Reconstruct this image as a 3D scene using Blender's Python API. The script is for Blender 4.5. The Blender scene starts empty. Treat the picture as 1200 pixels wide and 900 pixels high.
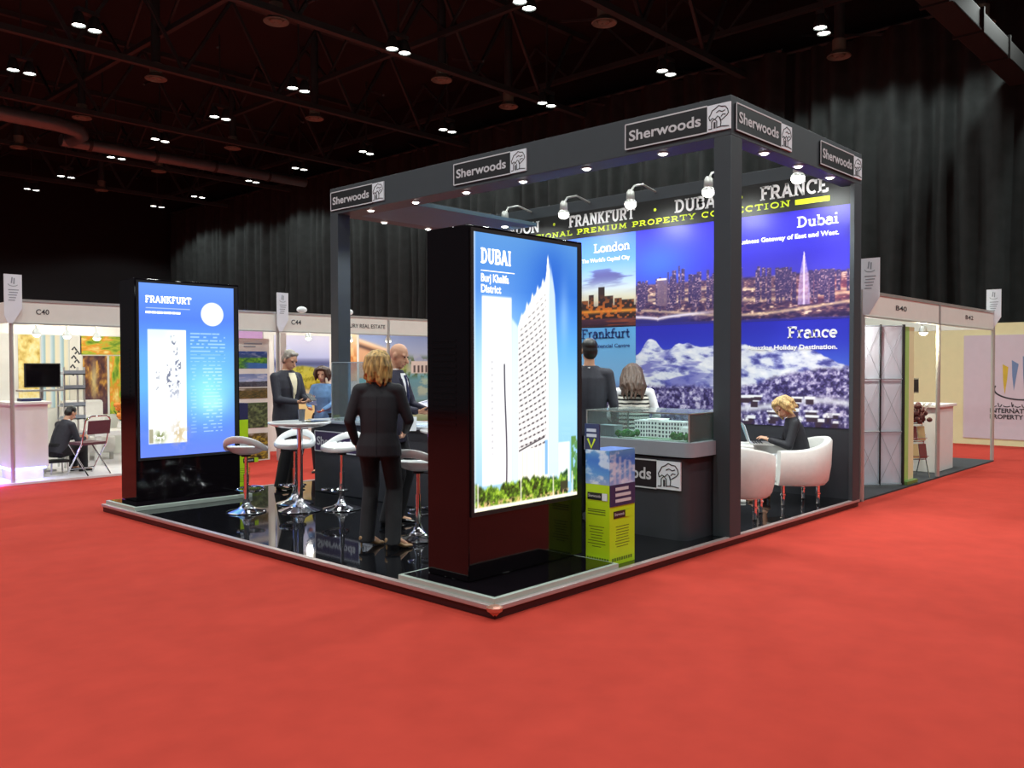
import bpy, bmesh, math, random
import numpy as np
from mathutils import Vector, Matrix
R = math.radians
V = Vector
rng = random.Random(7)
scene = bpy.context.scene
COL = scene.collection
MATS = {}
WORLD = {}

def lin(c):
    c = np.asarray(c, float) / 255.0
    return np.where(c <= 0.04045, c / 12.92, ((c + 0.055) / 1.055) ** 2.4)

# ------------------------------------------------------------------ materials
def mat(name, rgb, rough=0.5, metal=0.0, vary=0.06, scale=8.0, spec=0.5, bump=0.0, coat=0.0, stretch=None):
    if name in MATS: return MATS[name]
    m = bpy.data.materials.new(name); m.use_nodes = True
    nt = m.node_tree; b = nt.nodes['Principled BSDF']
    c = lin(rgb)
    tc = nt.nodes.new('ShaderNodeTexCoord'); nz = nt.nodes.new('ShaderNodeTexNoise')
    nz.inputs['Scale'].default_value = scale; nz.inputs['Detail'].default_value = 4
    if stretch:
        mp = nt.nodes.new('ShaderNodeMapping'); mp.inputs['Scale'].default_value = stretch
        nt.links.new(tc.outputs['Object'], mp.inputs['Vector']); nt.links.new(mp.outputs[0], nz.inputs['Vector'])
    else:
        nt.links.new(tc.outputs['Object'], nz.inputs['Vector'])
    rp = nt.nodes.new('ShaderNodeValToRGB')
    rp.color_ramp.elements[0].position = 0.3; rp.color_ramp.elements[1].position = 0.7
    rp.color_ramp.elements[0].color = (*np.clip(c * (1 - vary), 0, 1), 1)
    rp.color_ramp.elements[1].color = (*np.clip(c * (1 + vary), 0, 1), 1)
    nt.links.new(nz.outputs['Fac'], rp.inputs['Fac']); nt.links.new(rp.outputs['Color'], b.inputs['Base Color'])
    b.inputs['Roughness'].default_value = rough; b.inputs['Metallic'].default_value = metal
    b.inputs['Specular IOR Level'].default_value = spec
    b.inputs['Coat Weight'].default_value = coat
    if bump:
        bp = nt.nodes.new('ShaderNodeBump'); bp.inputs['Strength'].default_value = bump
        bp.inputs['Distance'].default_value = 0.01
        nt.links.new(nz.outputs['Fac'], bp.inputs['Height']); nt.links.new(bp.outputs[0], b.inputs['Normal'])
    MATS[name] = m
    return m

def emit(name, rgb, strength):
    if name in MATS: return MATS[name]
    m = bpy.data.materials.new(name); m.use_nodes = True
    nt = m.node_tree; b = nt.nodes['Principled BSDF']
    b.inputs['Base Color'].default_value = (0.6, 0.6, 0.6, 1)
    b.inputs['Emission Color'].default_value = (*lin(rgb), 1)
    b.inputs['Emission Strength'].default_value = strength
    MATS[name] = m
    return m

def picmat(name, strength=0.0, rough=0.45):
    if name in MATS: return MATS[name]
    m = bpy.data.materials.new(name); m.use_nodes = True
    nt = m.node_tree; b = nt.nodes['Principled BSDF']
    a = nt.nodes.new('ShaderNodeVertexColor'); a.layer_name = 'print'
    b.inputs['Roughness'].default_value = rough
    if strength > 0:
        b.inputs['Base Color'].default_value = (0.01, 0.01, 0.012, 1)
        b.inputs['Roughness'].default_value = 0.12
        nt.links.new(a.outputs['Color'], b.inputs['Emission Color'])
        b.inputs['Emission Strength'].default_value = strength
    else:
        nt.links.new(a.outputs['Color'], b.inputs['Base Color'])
    MATS[name] = m
    return m

def glassmat(name, tint=(235, 245, 245), alpha=0.12, rough=0.02):
    if name in MATS: return MATS[name]
    m = bpy.data.materials.new(name); m.use_nodes = True
    nt = m.node_tree; out = nt.nodes['Material Output']; nt.nodes.remove(nt.nodes['Principled BSDF'])
    tr = nt.nodes.new('ShaderNodeBsdfTransparent'); tr.inputs[0].default_value = (*lin(tint), 1)
    gl = nt.nodes.new('ShaderNodeBsdfGlossy'); gl.inputs['Roughness'].default_value = rough
    df = nt.nodes.new('ShaderNodeBsdfDiffuse'); df.inputs[0].default_value = (*lin(tint), 1)
    fr = nt.nodes.new('ShaderNodeFresnel'); fr.inputs[0].default_value = 1.22
    m1 = nt.nodes.new('ShaderNodeMixShader'); m2 = nt.nodes.new('ShaderNodeMixShader')
    nt.links.new(fr.outputs[0], m1.inputs[0]); nt.links.new(tr.outputs[0], m1.inputs[1]); nt.links.new(gl.outputs[0], m1.inputs[2])
    m2.inputs[0].default_value = alpha
    nt.links.new(m1.outputs[0], m2.inputs[1]); nt.links.new(df.outputs[0], m2.inputs[2])
    nt.links.new(m2.outputs[0], out.inputs[0])
    MATS[name] = m
    return m

# ------------------------------------------------------------------ objects
def tag(o, label=None, cat=None, group=None, kind=None):
    if label: o['label'] = label
    if cat: o['category'] = cat
    if group: o['group'] = group
    if kind: o['kind'] = kind
    return o

def thing(name, label, cat, loc=(0, 0, 0), rz=0.0, group=None, world=False):
    o = bpy.data.objects.new(name, None); COL.objects.link(o)
    o.empty_display_size = 0.1
    o.location = loc; o.rotation_euler = (0, 0, rz)
    tag(o, label, cat, group)
    if world: WORLD[o.name] = V(loc)
    return o

def root(o):
    while o.parent: o = o.parent
    return o

def children(o):
    return [c for c in COL.objects if c.parent == o]

def copy_tree(o, parent=None):
    c = o.copy(); COL.objects.link(c)
    if parent: c.parent = parent
    for ch in list(o.children): copy_tree(ch, c)
    return c

class MB:
    def __init__(s): s.v = []; s.f = []; s.mi = []; s.cur = 0
    def add(s, vs, fs):
        n = len(s.v); s.v += [tuple(p) for p in vs]
        for f in fs: s.f.append(tuple(i + n for i in f)); s.mi.append(s.cur)
    def box(s, x0, x1, y0, y1, z0, z1):
        s.add([(x0,y0,z0),(x1,y0,z0),(x1,y1,z0),(x0,y1,z0),(x0,y0,z1),(x1,y0,z1),(x1,y1,z1),(x0,y1,z1)],
              [(0,3,2,1),(4,5,6,7),(0,1,5,4),(1,2,6,5),(2,3,7,6),(3,0,4,7)]); return s
    def obox(s, o, a, b, c):
        o, a, b, c = V(o), V(a), V(b), V(c)      # corner + three edge vectors (right handed)
        s.add([o,o+a,o+a+b,o+b,o+c,o+a+c,o+a+b+c,o+b+c],
              [(0,3,2,1),(4,5,6,7),(0,1,5,4),(1,2,6,5),(2,3,7,6),(3,0,4,7)]); return s
    def bar(s, p, q, w, h=None, up=(0,0,1)):
        p, q = V(p), V(q); d = q - p; h = h or w
        u = V(up)
        if abs(d.normalized().dot(u)) > 0.98: u = V((1,0,0))
        a = d.cross(u).normalized() * w; b = a.cross(d).normalized() * h
        s.obox(p - a/2 - b/2, d, b, a) if d.cross(b).dot(a) > 0 else s.obox(p - a/2 - b/2, d, a, b); return s
    def tube(s, pts, r, n=10, closed=False, caps=True):
        pts = [V(p) for p in pts]; N = len(pts)
        rs = r if isinstance(r, (list, tuple)) else [r] * N
        rings = []; prev = None
        for i, p in enumerate(pts):
            if closed: t = pts[(i+1) % N] - pts[i-1]
            else: t = pts[min(i+1, N-1)] - pts[max(i-1, 0)]
            t.normalize()
            if prev is None:
                a = V((0,0,1)) if abs(t.z) < 0.9 else V((1,0,0)); u = t.cross(a).normalized()
            else:
                u = (prev - t * prev.dot(t)).normalized()
            prev = u; w = t.cross(u)
            rings.append([p + (u*math.cos(2*math.pi*k/n) + w*math.sin(2*math.pi*k/n)) * rs[i] for k in range(n)])
        vs = [q for rg in rings for q in rg]; fs = []
        M = N if closed else N - 1
        for i in range(M):
            j = (i+1) % N
            for k in range(n):
                l = (k+1) % n; fs.append((i*n+k, i*n+l, j*n+l, j*n+k))
        if caps and not closed:
            fs.append(tuple(range(n))[::-1]); fs.append(tuple((N-1)*n+k for k in range(n)))
        s.add(vs, fs); return s
    def lathe(s, prof, c=(0,0,0), n=28, sx=1.0, sy=1.0):
        c = V(c); vs = []; fs = []; m = len(prof)
        for r, z in prof:
            for k in range(n):
                a = 2*math.pi*k/n; vs.append(c + V((r*sx*math.cos(a), r*sy*math.sin(a), z)))
        for i in range(m-1):
            for k in range(n):
                l = (k+1) % n; fs.append((i*n+k, i*n+l, (i+1)*n+l, (i+1)*n+k))
        fs.append(tuple(range(n))[::-1]); fs.append(tuple((m-1)*n+k for k in range(n)))
        s.add(vs, fs); return s
    def loft(s, secs, n=16, p=1.0):
        # secs: (center, u, v, ru, rv); closed, rounded caps
        vs = []; fs = []; m = len(secs)
        for c, u, w, ru, rv in secs:
            c, u, w = V(c), V(u), V(w)
            for k in range(n):
                a = 2*math.pi*k/n; ca, sa = math.cos(a), math.sin(a)
                if p != 1.0:
                    ca = math.copysign(abs(ca)**p, ca); sa = math.copysign(abs(sa)**p, sa)
                vs.append(c + u*(ru*ca) + w*(rv*sa))
        for i in range(m-1):
            for k in range(n):
                l = (k+1) % n; fs.append((i*n+k, i*n+l, (i+1)*n+l, (i+1)*n+k))
        fs.append(tuple(range(n))[::-1]); fs.append(tuple((m-1)*n+k for k in range(n)))
        s.add(vs, fs); return s
    def capsule(s, a, b, ra, rb, n=12):
        a, b = V(a), V(b); d = (b - a)
        if d.length < 1e-6: d = V((0,0,1e-4))
        t = d.normalized(); h = V((0,0,1)) if abs(t.z) < 0.9 else V((1,0,0))
        u = t.cross(h).normalized(); w = t.cross(u)
        secs = []
        for k in (0.08, 0.4, 0.75): secs.append((a - t*ra*math.cos(k*math.pi/2), u, w, ra*math.sin(k*math.pi/2), ra*math.sin(k*math.pi/2)))
        secs += [(a, u, w, ra, ra), (b, u, w, rb, rb)]
        for k in (0.75, 0.4, 0.08): secs.append((b + t*rb*math.cos(k*math.pi/2), u, w, rb*math.sin(k*math.pi/2), rb*math.sin(k*math.pi/2)))
        s.loft(secs, n); return s
    def ellip(s, c, r, ax=None, n=16, m=9):
        c = V(c); X, Y, Z = ax if ax else (V((1,0,0)), V((0,1,0)), V((0,0,1)))
        secs = []
        for i in range(m):
            t = math.pi * (i + 0.12) / (m - 0.76)
            secs.append((c - Z*r[2]*math.cos(t), X, Y, max(r[0]*math.sin(t), 1e-4), max(r[1]*math.sin(t), 1e-4)))
        s.loft(secs, n); return s
    def prism(s, poly, o, ex, ey, depth):
        o, ex, ey = V(o), V(ex), V(ey); nrm = ex.cross(ey).normalized()
        n = len(poly)
        ar = sum(poly[i][0]*poly[(i+1)%n][1] - poly[(i+1)%n][0]*poly[i][1] for i in range(n))
        if ar < 0: poly = poly[::-1]
        a = [o + ex*x + ey*y + nrm*depth for x, y in poly]; b = [o + ex*x + ey*y for x, y in poly]
        fs = [tuple(range(n)), tuple(range(2*n-1, n-1, -1))]
        for i in range(n):
            j = (i+1) % n; fs.append((j, i, n+i, n+j))
        s.add(a + b, fs); return s
    def stroke(s, pts, w, o, ex, ey, depth, closed=False):
        # flat ribbon of width w through 2D pts, raised by depth
        N = len(pts); P = [V((p[0], p[1])) for p in pts]
        L = []; Rr = []
        for i in range(N):
            a = P[i-1] if (i > 0 or closed) else P[i]; b = P[(i+1) % N] if (i < N-1 or closed) else P[i]
            t = (b - a)
            if t.length < 1e-9: t = V((1, 0))
            t.normalize(); nn = V((-t.y, t.x)) * w / 2
            L.append(P[i] + nn); Rr.append(P[i] - nn)
        M = N if closed else N - 1
        for i in range(M):
            j = (i+1) % N
            s.prism([Rr[i], Rr[j], L[j], L[i]], o, ex, ey, depth)
        return s
    def build(s, name, mats, parent=None, bevel=0.0, smooth=False, angle=35, seg=2):
        if not isinstance(mats, (list, tuple)): mats = [mats]
        me = bpy.data.meshes.new(name)
        off = V((0,0,0))
        if parent is not None: off = WORLD.get(root(parent).name, off)
        me.from_pydata([(p[0]-off[0], p[1]-off[1], p[2]-off[2]) for p in s.v], [], s.f)
        for m in mats: me.materials.append(m)
        if len(mats) > 1: me.polygons.foreach_set('material_index', s.mi)
        me.validate(clean_customdata=False)
        if bevel > 0:
            bm = bmesh.new(); bm.from_mesh(me)
            bmesh.ops.remove_doubles(bm, verts=bm.verts, dist=1e-5)
            es = [e for e in bm.edges if len(e.link_faces) == 2 and e.calc_face_angle(0) > R(40)]
            bmesh.ops.bevel(bm, geom=es, offset=bevel, segments=seg, affect='EDGES', profile=0.5)
            bm.to_mesh(me); bm.free()
        if smooth or bevel > 0:
            me.polygons.foreach_set('use_smooth', [True] * len(me.polygons))
            me.set_sharp_from_angle(angle=R(22 if bevel > 0 else angle))
        o = bpy.data.objects.new(name, me); COL.objects.link(o)
        if parent is not None: o.parent = parent
        return o

def remesh(mb, voxel, smooth=3):
    me = bpy.data.meshes.new('tmp'); me.from_pydata(mb.v, [], mb.f)
    o = bpy.data.objects.new('tmp', me); COL.objects.link(o)
    m = o.modifiers.new('r', 'REMESH'); m.mode = 'VOXEL'; m.voxel_size = voxel
    if smooth:
        q = o.modifiers.new('s', 'SMOOTH'); q.factor = 0.5; q.iterations = smooth
    dg = bpy.context.evaluated_depsgraph_get(); dg.update()
    out = bpy.data.meshes.new_from_object(o.evaluated_get(dg))
    bpy.data.objects.remove(o); bpy.data.meshes.remove(me)
    out.polygons.foreach_set('use_smooth', [True] * len(out.polygons))
    return out

def organic(name, mb, m, parent, voxel=0.009, smooth=3):
    me = remesh(mb, voxel, smooth); me.name = name
    me.materials.clear(); me.materials.append(m)
    o = bpy.data.objects.new(name, me); COL.objects.link(o); o.parent = parent
    return o

# ------------------------------------------------------------------ pictures
def vnoise(x, y, seed=0):
    xi = np.floor(x).astype(np.int64); yi = np.floor(y).astype(np.int64); fx = x - xi; fy = y - yi
    fx = fx*fx*(3-2*fx); fy = fy*fy*(3-2*fy)
    def h(a, b):
        n = (a*374761393 + b*668265263 + seed*974634541) & 0x7fffffff
        n = ((n ^ (n >> 13)) * 1274126177) & 0x7fffffff
        return ((n ^ (n >> 16)) & 0xffff) / 65535.0
    return (h(xi,yi)*(1-fx)+h(xi+1,yi)*fx)*(1-fy) + (h(xi,yi+1)*(1-fx)+h(xi+1,yi+1)*fx)*fy
def fbm(x, y, seed=0, o=4):
    t = 0; a = 0.5; n = 0
    for i in range(o): t = t + a*vnoise(x*2**i, y*2**i, seed+i); n += a; a *= 0.55
    return t / n
def sst(a, b, x):
    t = np.clip((x-a)/(b-a+1e-9), 0, 1); return t*t*(3-2*t)
def mix(c, col, m):
    return c*(1-m[..., None]) + np.asarray(col, float)*m[..., None]
def grad(t, stops):
    out = np.zeros(t.shape + (3,))
    xs = [s[0] for s in stops]
    for k in range(3): out[..., k] = np.interp(t, xs, [s[1][k] for s in stops])
    return out
def rect(u, v, a, b, c, d, e=0.004):
    return sst(a-e, a+e, u)*(1-sst(b-e, b+e, u))*sst(c-e, c+e, v)*(1-sst(d-e, d+e, v))

def picture(name, fn, o, ex, ey, nx, ny, material, parent, **kw):
    """flat printed picture: lower-left corner o, edge vectors ex, ey"""
    o, ex, ey = np.array(o, float), np.array(ex, float), np.array(ey, float)
    u, v = np.meshgrid(np.linspace(0, 1, nx), np.linspace(0, 1, ny))
    rgb = np.clip(fn(u, v, **kw), 0, 255)
    P = o + u[..., None]*ex + v[..., None]*ey
    if parent is not None: P = P - np.array(WORLD.get(root(parent).name, V((0,0,0))))
    P = P.reshape(-1, 3)
    i, j = np.meshgrid(np.arange(nx-1), np.arange(ny-1)); a = (j*nx+i).ravel()
    F = np.stack([a, a+1, a+1+nx, a+nx], 1)
    me = bpy.data.meshes.new(name)
    me.vertices.add(len(P)); me.vertices.foreach_set('co', P.ravel().astype(np.float32))
    me.loops.add(F.size); me.loops.foreach_set('vertex_index', F.ravel().astype(np.int32))
    me.polygons.add(len(F)); me.polygons.foreach_set('loop_start', np.arange(0, F.size, 4, dtype=np.int32))
    me.update(calc_edges=True); me.validate()
    at = me.color_attributes.new('print', 'FLOAT_COLOR', 'POINT')
    rgba = np.ones((len(P), 4), np.float32); rgba[:, :3] = lin(rgb.reshape(-1, 3))
    at.data.foreach_set('color', rgba.ravel())
    me.materials.append(material)
    ob = bpy.data.objects.new(name, me); COL.objects.link(ob)
    if parent is not None: ob.parent = parent
    return ob

# ------------------------------------------------------------------ lettering
_fc = {}
def font_mesh(s, bold=0.0):
    k = (s, bold)
    if k in _fc: return _fc[k]
    cu = bpy.data.curves.new('t', 'FONT'); cu.body = s; cu.size = 1.0; cu.offset = bold; cu.resolution_u = 3
    cu.extrude = 0.0
    o = bpy.data.objects.new('t', cu); COL.objects.link(o)
    dg = bpy.context.evaluated_depsgraph_get(); dg.update()
    me = o.evaluated_get(dg).to_mesh()
    vs = [(q.co.x, q.co.y) for q in me.vertices]; fs = [tuple(p.vertices) for p in me.polygons]
    o.evaluated_get(dg).to_mesh_clear()
    bpy.data.objects.remove(o); bpy.data.curves.remove(cu)
    _fc[k] = (vs, fs)
    return vs, fs

def A(cx, cy, rx, ry, a0, a1, n=12):
    return [(cx+rx*math.cos(R(a0+(a1-a0)*i/n)), cy+ry*math.sin(R(a0+(a1-a0)*i/n))) for i in range(n+1)]
ST = [(.2,0),(.2,1)]
LS = [(-.02,.42,0),(-.02,.42,1)]
GL = {  # glyph: (strokes, slabs(x0,x1,top/bottom/y), advance)
 'A': ([[(.1,0),(.5,.97)],[(.5,.97),(.9,0)],[(.24,.33),(.76,.33)]], [(-.05,.28,0),(.72,1.05,0),(.33,.6,1)], 1.12),
 'B': ([ST,[(.2,.93),(.5,.93)]+A(.5,.73,.24,.2,90,-90)+[(.2,.53)],[(.2,.53),(.52,.53)]+A(.52,.3,.28,.23,90,-90)+[(.2,.07)]], [(-.02,.3,0),(-.02,.3,1)], .98),
 'C': ([A(.5,.5,.42,.43,52,308,18),[(.8,.66),(.8,.97)]], [], 1.0),
 'D': ([ST,[(.2,.93),(.42,.93)]+A(.42,.5,.42,.43,90,-90)+[(.2,.07)]], [(-.02,.3,0),(-.02,.3,1)], 1.06),
 'E': ([ST,[(.2,.93),(.78,.93)],[(.2,.5),(.6,.5)],[(.2,.07),(.8,.07)],[(.78,.98),(.78,.74)],[(.8,.02),(.8,.28)]], LS, .98),
 'F': ([ST,[(.2,.93),(.78,.93)],[(.2,.5),(.6,.5)],[(.78,.98),(.78,.74)]], LS, .92),
 'I': ([[(.22,0),(.22,1)]], [(0,.44,0),(0,.44,1)], .56),
 'K': ([ST,[(.22,.42),(.8,.98)],[(.42,.6),(.85,.02)]], LS+[(.62,1.0,0),(.6,.95,1)], 1.08),
 'L': ([ST,[(.2,.07),(.78,.07)],[(.78,.02),(.78,.3)]], LS, .92),
 'M': ([[(.18,0),(.22,1)],[(.22,1),(.58,.2)],[(.58,.2),(.94,1)],[(.94,1),(.98,0)]], [(0,.36,0),(.8,1.16,0),(0,.3,1),(.86,1.16,1)], 1.26),
 'N': ([ST,[(.2,.98),(.86,.02)],[(.86,0),(.86,1)]], [(-.02,.4,0),(-.02,.25,1),(.66,1.06,1)], 1.16),
 'O': ([A(.5,.5,.42,.43,0,360,24)], [], 1.06),
 'P': ([ST,[(.2,.93),(.52,.93)]+A(.52,.68,.28,.25,90,-90)+[(.2,.43)]], LS, .92),
 'R': ([ST,[(.2,.93),(.52,.93)]+A(.52,.7,.26,.23,90,-90)+[(.2,.47)],[(.5,.47),(.84,.04)]], [(-.02,.42,0),(-.02,.3,1),(.7,1.0,0)], 1.06),
 'T': ([[(.48,0),(.48,1)],[(.05,.93),(.91,.93)],[(.06,.98),(.06,.7)],[(.9,.98),(.9,.7)]], [(.26,.7,0)], 1.0),
 'U': ([[(.2,1),(.2,.36)]+A(.5,.36,.3,.29,180,360)+[(.8,.36),(.8,1)]], [(0,.4,1),(.6,1.0,1)], 1.08),
 'Y': ([[(.1,1),(.48,.48)],[(.86,1),(.48,.48)],[(.48,.5),(.48,0)]], [(.26,.7,0),(-.04,.32,1),(.64,1.0,1)], 1.02),
 'a': ([A(.36,.22,.26,.2,0,360,16),[(.62,.02),(.62,.44)]+A(.38,.44,.24,.22,0,150,8)], [(.58,.78,0)], .82),
 'b': ([[(.18,0),(.18,1)],A(.42,.33,.28,.29,0,360,18)], [(0,.2,1)], .8),
 'c': ([A(.38,.33,.28,.29,50,310,16),[(.6,.44),(.6,.64)]], [], .72),
 'd': ([[(.62,0),(.62,1)],A(.36,.33,.28,.29,0,360,18)], [(.44,.64,1),(.6,.8,0)], .86),
 'e': ([[(.1,.34),(.64,.34)]+A(.37,.33,.28,.29,0,310,18)], [], .76),
 'f': ([[(.22,0),(.22,.75)]+A(.42,.75,.2,.2,180,50,8),[(.02,.6),(.46,.6)]], [(.02,.44,0)], .54),
 'i': ([[(.2,0),(.2,.66)],[(.2,.84),(.2,1.0)]], [(.0,.42,0),(.02,.2,.66)], .48),
 'k': ([[(.18,0),(.18,1)],[(.2,.28),(.58,.62)],[(.34,.4),(.64,.03)]], [(0,.36,0),(0,.2,1),(.5,.8,0),(.44,.74,.66)], .82),
 'n': ([[(.18,0),(.18,.66)],[(.18,.42)]+A(.42,.42,.22,.22,170,0,8)+[(.64,.42),(.64,0)]], [(0,.36,0),(.48,.82,0),(.02,.2,.66)], .86),
 'o': ([A(.38,.33,.3,.29,0,360,18)], [], .8),
 'r': ([[(.18,0),(.18,.66)],[(.18,.4)]+A(.42,.42,.22,.22,170,60,6)], [(0,.38,0),(.02,.2,.66)], .6),
 't': ([[(.22,.9),(.22,.24)]+A(.4,.24,.18,.17,180,300,7),[(.02,.6),(.46,.6)]], [], .54),
 'u': ([[(.16,.66),(.16,.24)]+A(.38,.24,.22,.18,180,360,8),[(.6,.66),(.6,0)]], [(0,.18,.66),(.44,.62,.66),(.58,.78,0)], .84),
 '.': ([[(.15,0),(.15,.16)]], [], .35), ' ': ([], [], .5),
}
def lettering(name, s, parent, o, ex, ey, h, material, width=None, align='l', slab=False, depth=0.004, bold=0.01, space=0.0, thick=.17):
    """raised letters: baseline anchor o, unit reading direction ex, unit up ey, cap height h"""
    o, ex, ey = V(o), V(ex), V(ey); nrm = ex.cross(ey).normalized()
    mb = MB()
    if slab:
        total = 0; items = []
        for ch in s:
            g = GL[ch]; items.append((total, g)); total += g[2] + space
        total -= space
        sx = (width / total) if width else h
        x0 = 0 if align == 'l' else (-total*sx if align == 'r' else -total*sx/2)
        for ox, (sts, sl, ad) in items:
            for st in sts:
                mb.stroke([((x+ox)*sx+x0, y*h) for x, y in st], thick*h, o, ex, ey, depth)
            for a, b, y in sl:
                y0 = y-.1 if y > .3 else y
                mb.prism([((a+ox)*sx+x0, y0*h), ((b+ox)*sx+x0, y0*h), ((b+ox)*sx+x0, (y0+.1)*h), ((a+ox)*sx+x0, (y0+.1)*h)], o, ex, ey, depth)
    else:
        vs, fs = font_mesh(s, bold); cv, _ = font_mesh('H', bold)
        k = h / max(p[1] for p in cv)
        xa, xb = min(p[0] for p in vs), max(p[0] for p in vs)
        sx = width / (xb - xa) if width else k
        x0 = -xa*sx if align == 'l' else (-xb*sx if align == 'r' else -(xa+xb)/2*sx)
        mb.add([o + ex*(p[0]*sx+x0) + ey*(p[1]*k) + nrm*depth for p in vs], fs)
    return mb.build(name, material, parent)
# ================================================================== materials
M_carpet = mat('red_carpet', (171, 57, 46), 0.95, vary=0.06, scale=5, spec=0.1, bump=0.15)
M_deck = mat('roof_deck', (11, 18, 22), 0.9, vary=0.3, scale=0.6)
M_steel = mat('painted_steel', (40, 54, 55), 0.6, vary=0.2, scale=1.5)
M_duct = mat('duct_metal', (110, 132, 134), 0.35, 0.6, vary=0.15, scale=1.2)
M_diff = mat('diffuser_paint', (104, 116, 104), 0.6, vary=0.1)
M_drape = mat('black_drape', (43, 46, 46), 0.95, vary=0.15, scale=3, spec=0.1)
M_dark = mat('dark_wall', (18, 17, 20), 0.95, vary=0.1)
M_grey = mat('booth_grey', (52, 58, 64), 0.55, vary=0.03)
M_soffit = mat('soffit_grey', (86, 112, 122), 0.7, vary=0.03)
M_panel = mat('wall_charcoal', (50, 51, 58), 0.6, vary=0.04)
M_black = mat('gloss_black', (14, 10, 14), 0.07, vary=0.05, spec=0.35)
M_floor = mat('gloss_floor', (16, 16, 19), 0.045, vary=0.2, scale=1.5, spec=0.6)
M_matblk = mat('matt_black', (17, 16, 19), 0.6, vary=0.08)
M_strip = mat('name_strip_black', (10, 10, 11), 0.5, vary=0.05)
M_kick = mat('platform_fascia', (52, 26, 30), 0.35, vary=0.15, scale=4)
M_trim = mat('pinkish_alu_trim', (190, 172, 170), 0.35, 0.5, vary=0.05)
M_plinth = mat('pale_plinth_edge', (176, 186, 178), 0.4, 0.2, vary=0.04)
M_alu = mat('aluminium', (200, 200, 196), 0.35, 0.6, vary=0.04)
M_white = mat('white_laminate', (232, 230, 226), 0.45, vary=0.02)
M_whitepl = mat('white_plastic', (228, 230, 232), 0.22, vary=0.02, coat=0.4)
M_leather = mat('white_leather', (226, 224, 220), 0.4, vary=0.03, scale=20, bump=0.05)
M_chrome = mat('chrome', (225, 225, 230), 0.07, 1.0, vary=0.02)
M_sign = mat('sign_black', (30, 30, 34), 0.4, vary=0.04)
M_signp = mat('sign_purple', (62, 46, 84), 0.4, vary=0.04)
M_signw = mat('sign_white', (226, 232, 240), 0.4, vary=0.02)
M_inkw = mat('white_ink', (238, 238, 240), 0.5, vary=0.01)
M_inkg = mat('silver_ink', (205, 205, 210), 0.4, vary=0.02)
M_inkd = mat('dark_ink', (52, 52, 58), 0.5, vary=0.02)
M_inky = mat('lime_ink', (205, 225, 20), 0.5, vary=0.02)
M_inkb = mat('blue_ink', (40, 70, 130), 0.5, vary=0.02)
M_lime = mat('lime_card', (188, 222, 20), 0.5, vary=0.03)
M_navy = mat('navy_card', (44, 42, 84), 0.5, vary=0.03)
M_lines = mat('olive_ink', (96, 120, 20), 0.6, vary=0.02)
M_case = mat('case_grey', (146, 154, 164), 0.4, vary=0.03)
M_green = mat('model_green', (56, 120, 48), 0.85, vary=0.35, scale=60)
M_lamp = emit('lamp_glow', (255, 250, 240), 14)
M_lampw = emit('lamp_glow_warm', (255, 236, 205), 12)
M_print = picmat('printed_picture')
M_screen = picmat('backlit_screen', 1.25)
M_glass = glassmat('clear_glass', (232, 242, 242), 0.05)
M_acryl = glassmat('acrylic_sheet', (222, 230, 230), 0.07)
X_, Y_, Z_ = V((1,0,0)), V((0,1,0)), V((0,0,1))

# ================================================================== the hall
def struct(o): o['kind'] = 'structure'; return o
mb = MB(); mb.box(-16, 19.9, -16, 46, -0.1, 0); struct(mb.build('floor', M_carpet))
mb = MB(); mb.box(-16, 20.4, -16, 46, 12.6, 12.8); struct(mb.build('ceiling', M_deck))
mb = MB(); mb.box(20.1, 20.4, -16, 46, -0.1, 12.6); struct(mb.build('wall_back', M_dark))
mb = MB(); mb.box(-16, 20.1, 46, 46.3, -0.1, 12.6); struct(mb.build('wall_left', M_dark))

def drape(name, y0, y1, x, ztop, label):
    t = thing(name, label, 'curtain', (x, (y0+y1)/2, 0), world=True, group='black drapes along the back of the hall')
    n = int((y1 - y0) / 0.055); vs = []; fs = []
    zs = [0.02, 2.5, 5, 7.5, ztop]
    for j, z in enumerate(zs):
        for i in range(n+1):
            y = y0 + (y1-y0)*i/n
            a = 0.15*math.sin(y*9.5 + 1.3*math.sin(y*1.9)) + 0.10*math.sin(y*4.1+2*math.sin(y*.7)) + 0.02*math.sin(y*23+z)
            vs.append((x + a*(1.0 - 0.25*z/ztop), y + .05*math.sin(z*.8+y*3), z))
    for j in range(len(zs)-1):
        for i in range(n): a = j*(n+1)+i; fs.append((a, a+1, a+n+2, a+n+1))
    m = MB(); m.add(vs, fs)
    # thickness: a second skin behind
    m.add([(p[0]+.03, p[1], p[2]) for p in vs], [f[::-1] for f in fs])
    m.build('cloth', M_drape, t, smooth=True, angle=60)
    m = MB(); m.tube([(x, y0, ztop+.04), (x, y1, ztop+.04)], .05, 10); m.build('rail', M_steel, t)
drape('stage_drape', -9, 7.45, 19.55, 10.4, 'tall black pleated drape hanging behind the right-hand white booth')
drape('stage_drape', 7.3, 21.6, 19.2, 10.4, 'tall black pleated drape hanging behind the grey header frame')
drape('stage_drape', 21.45, 45, 19.55, 10.4, 'far black pleated drape running into the dark at the left')

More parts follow.
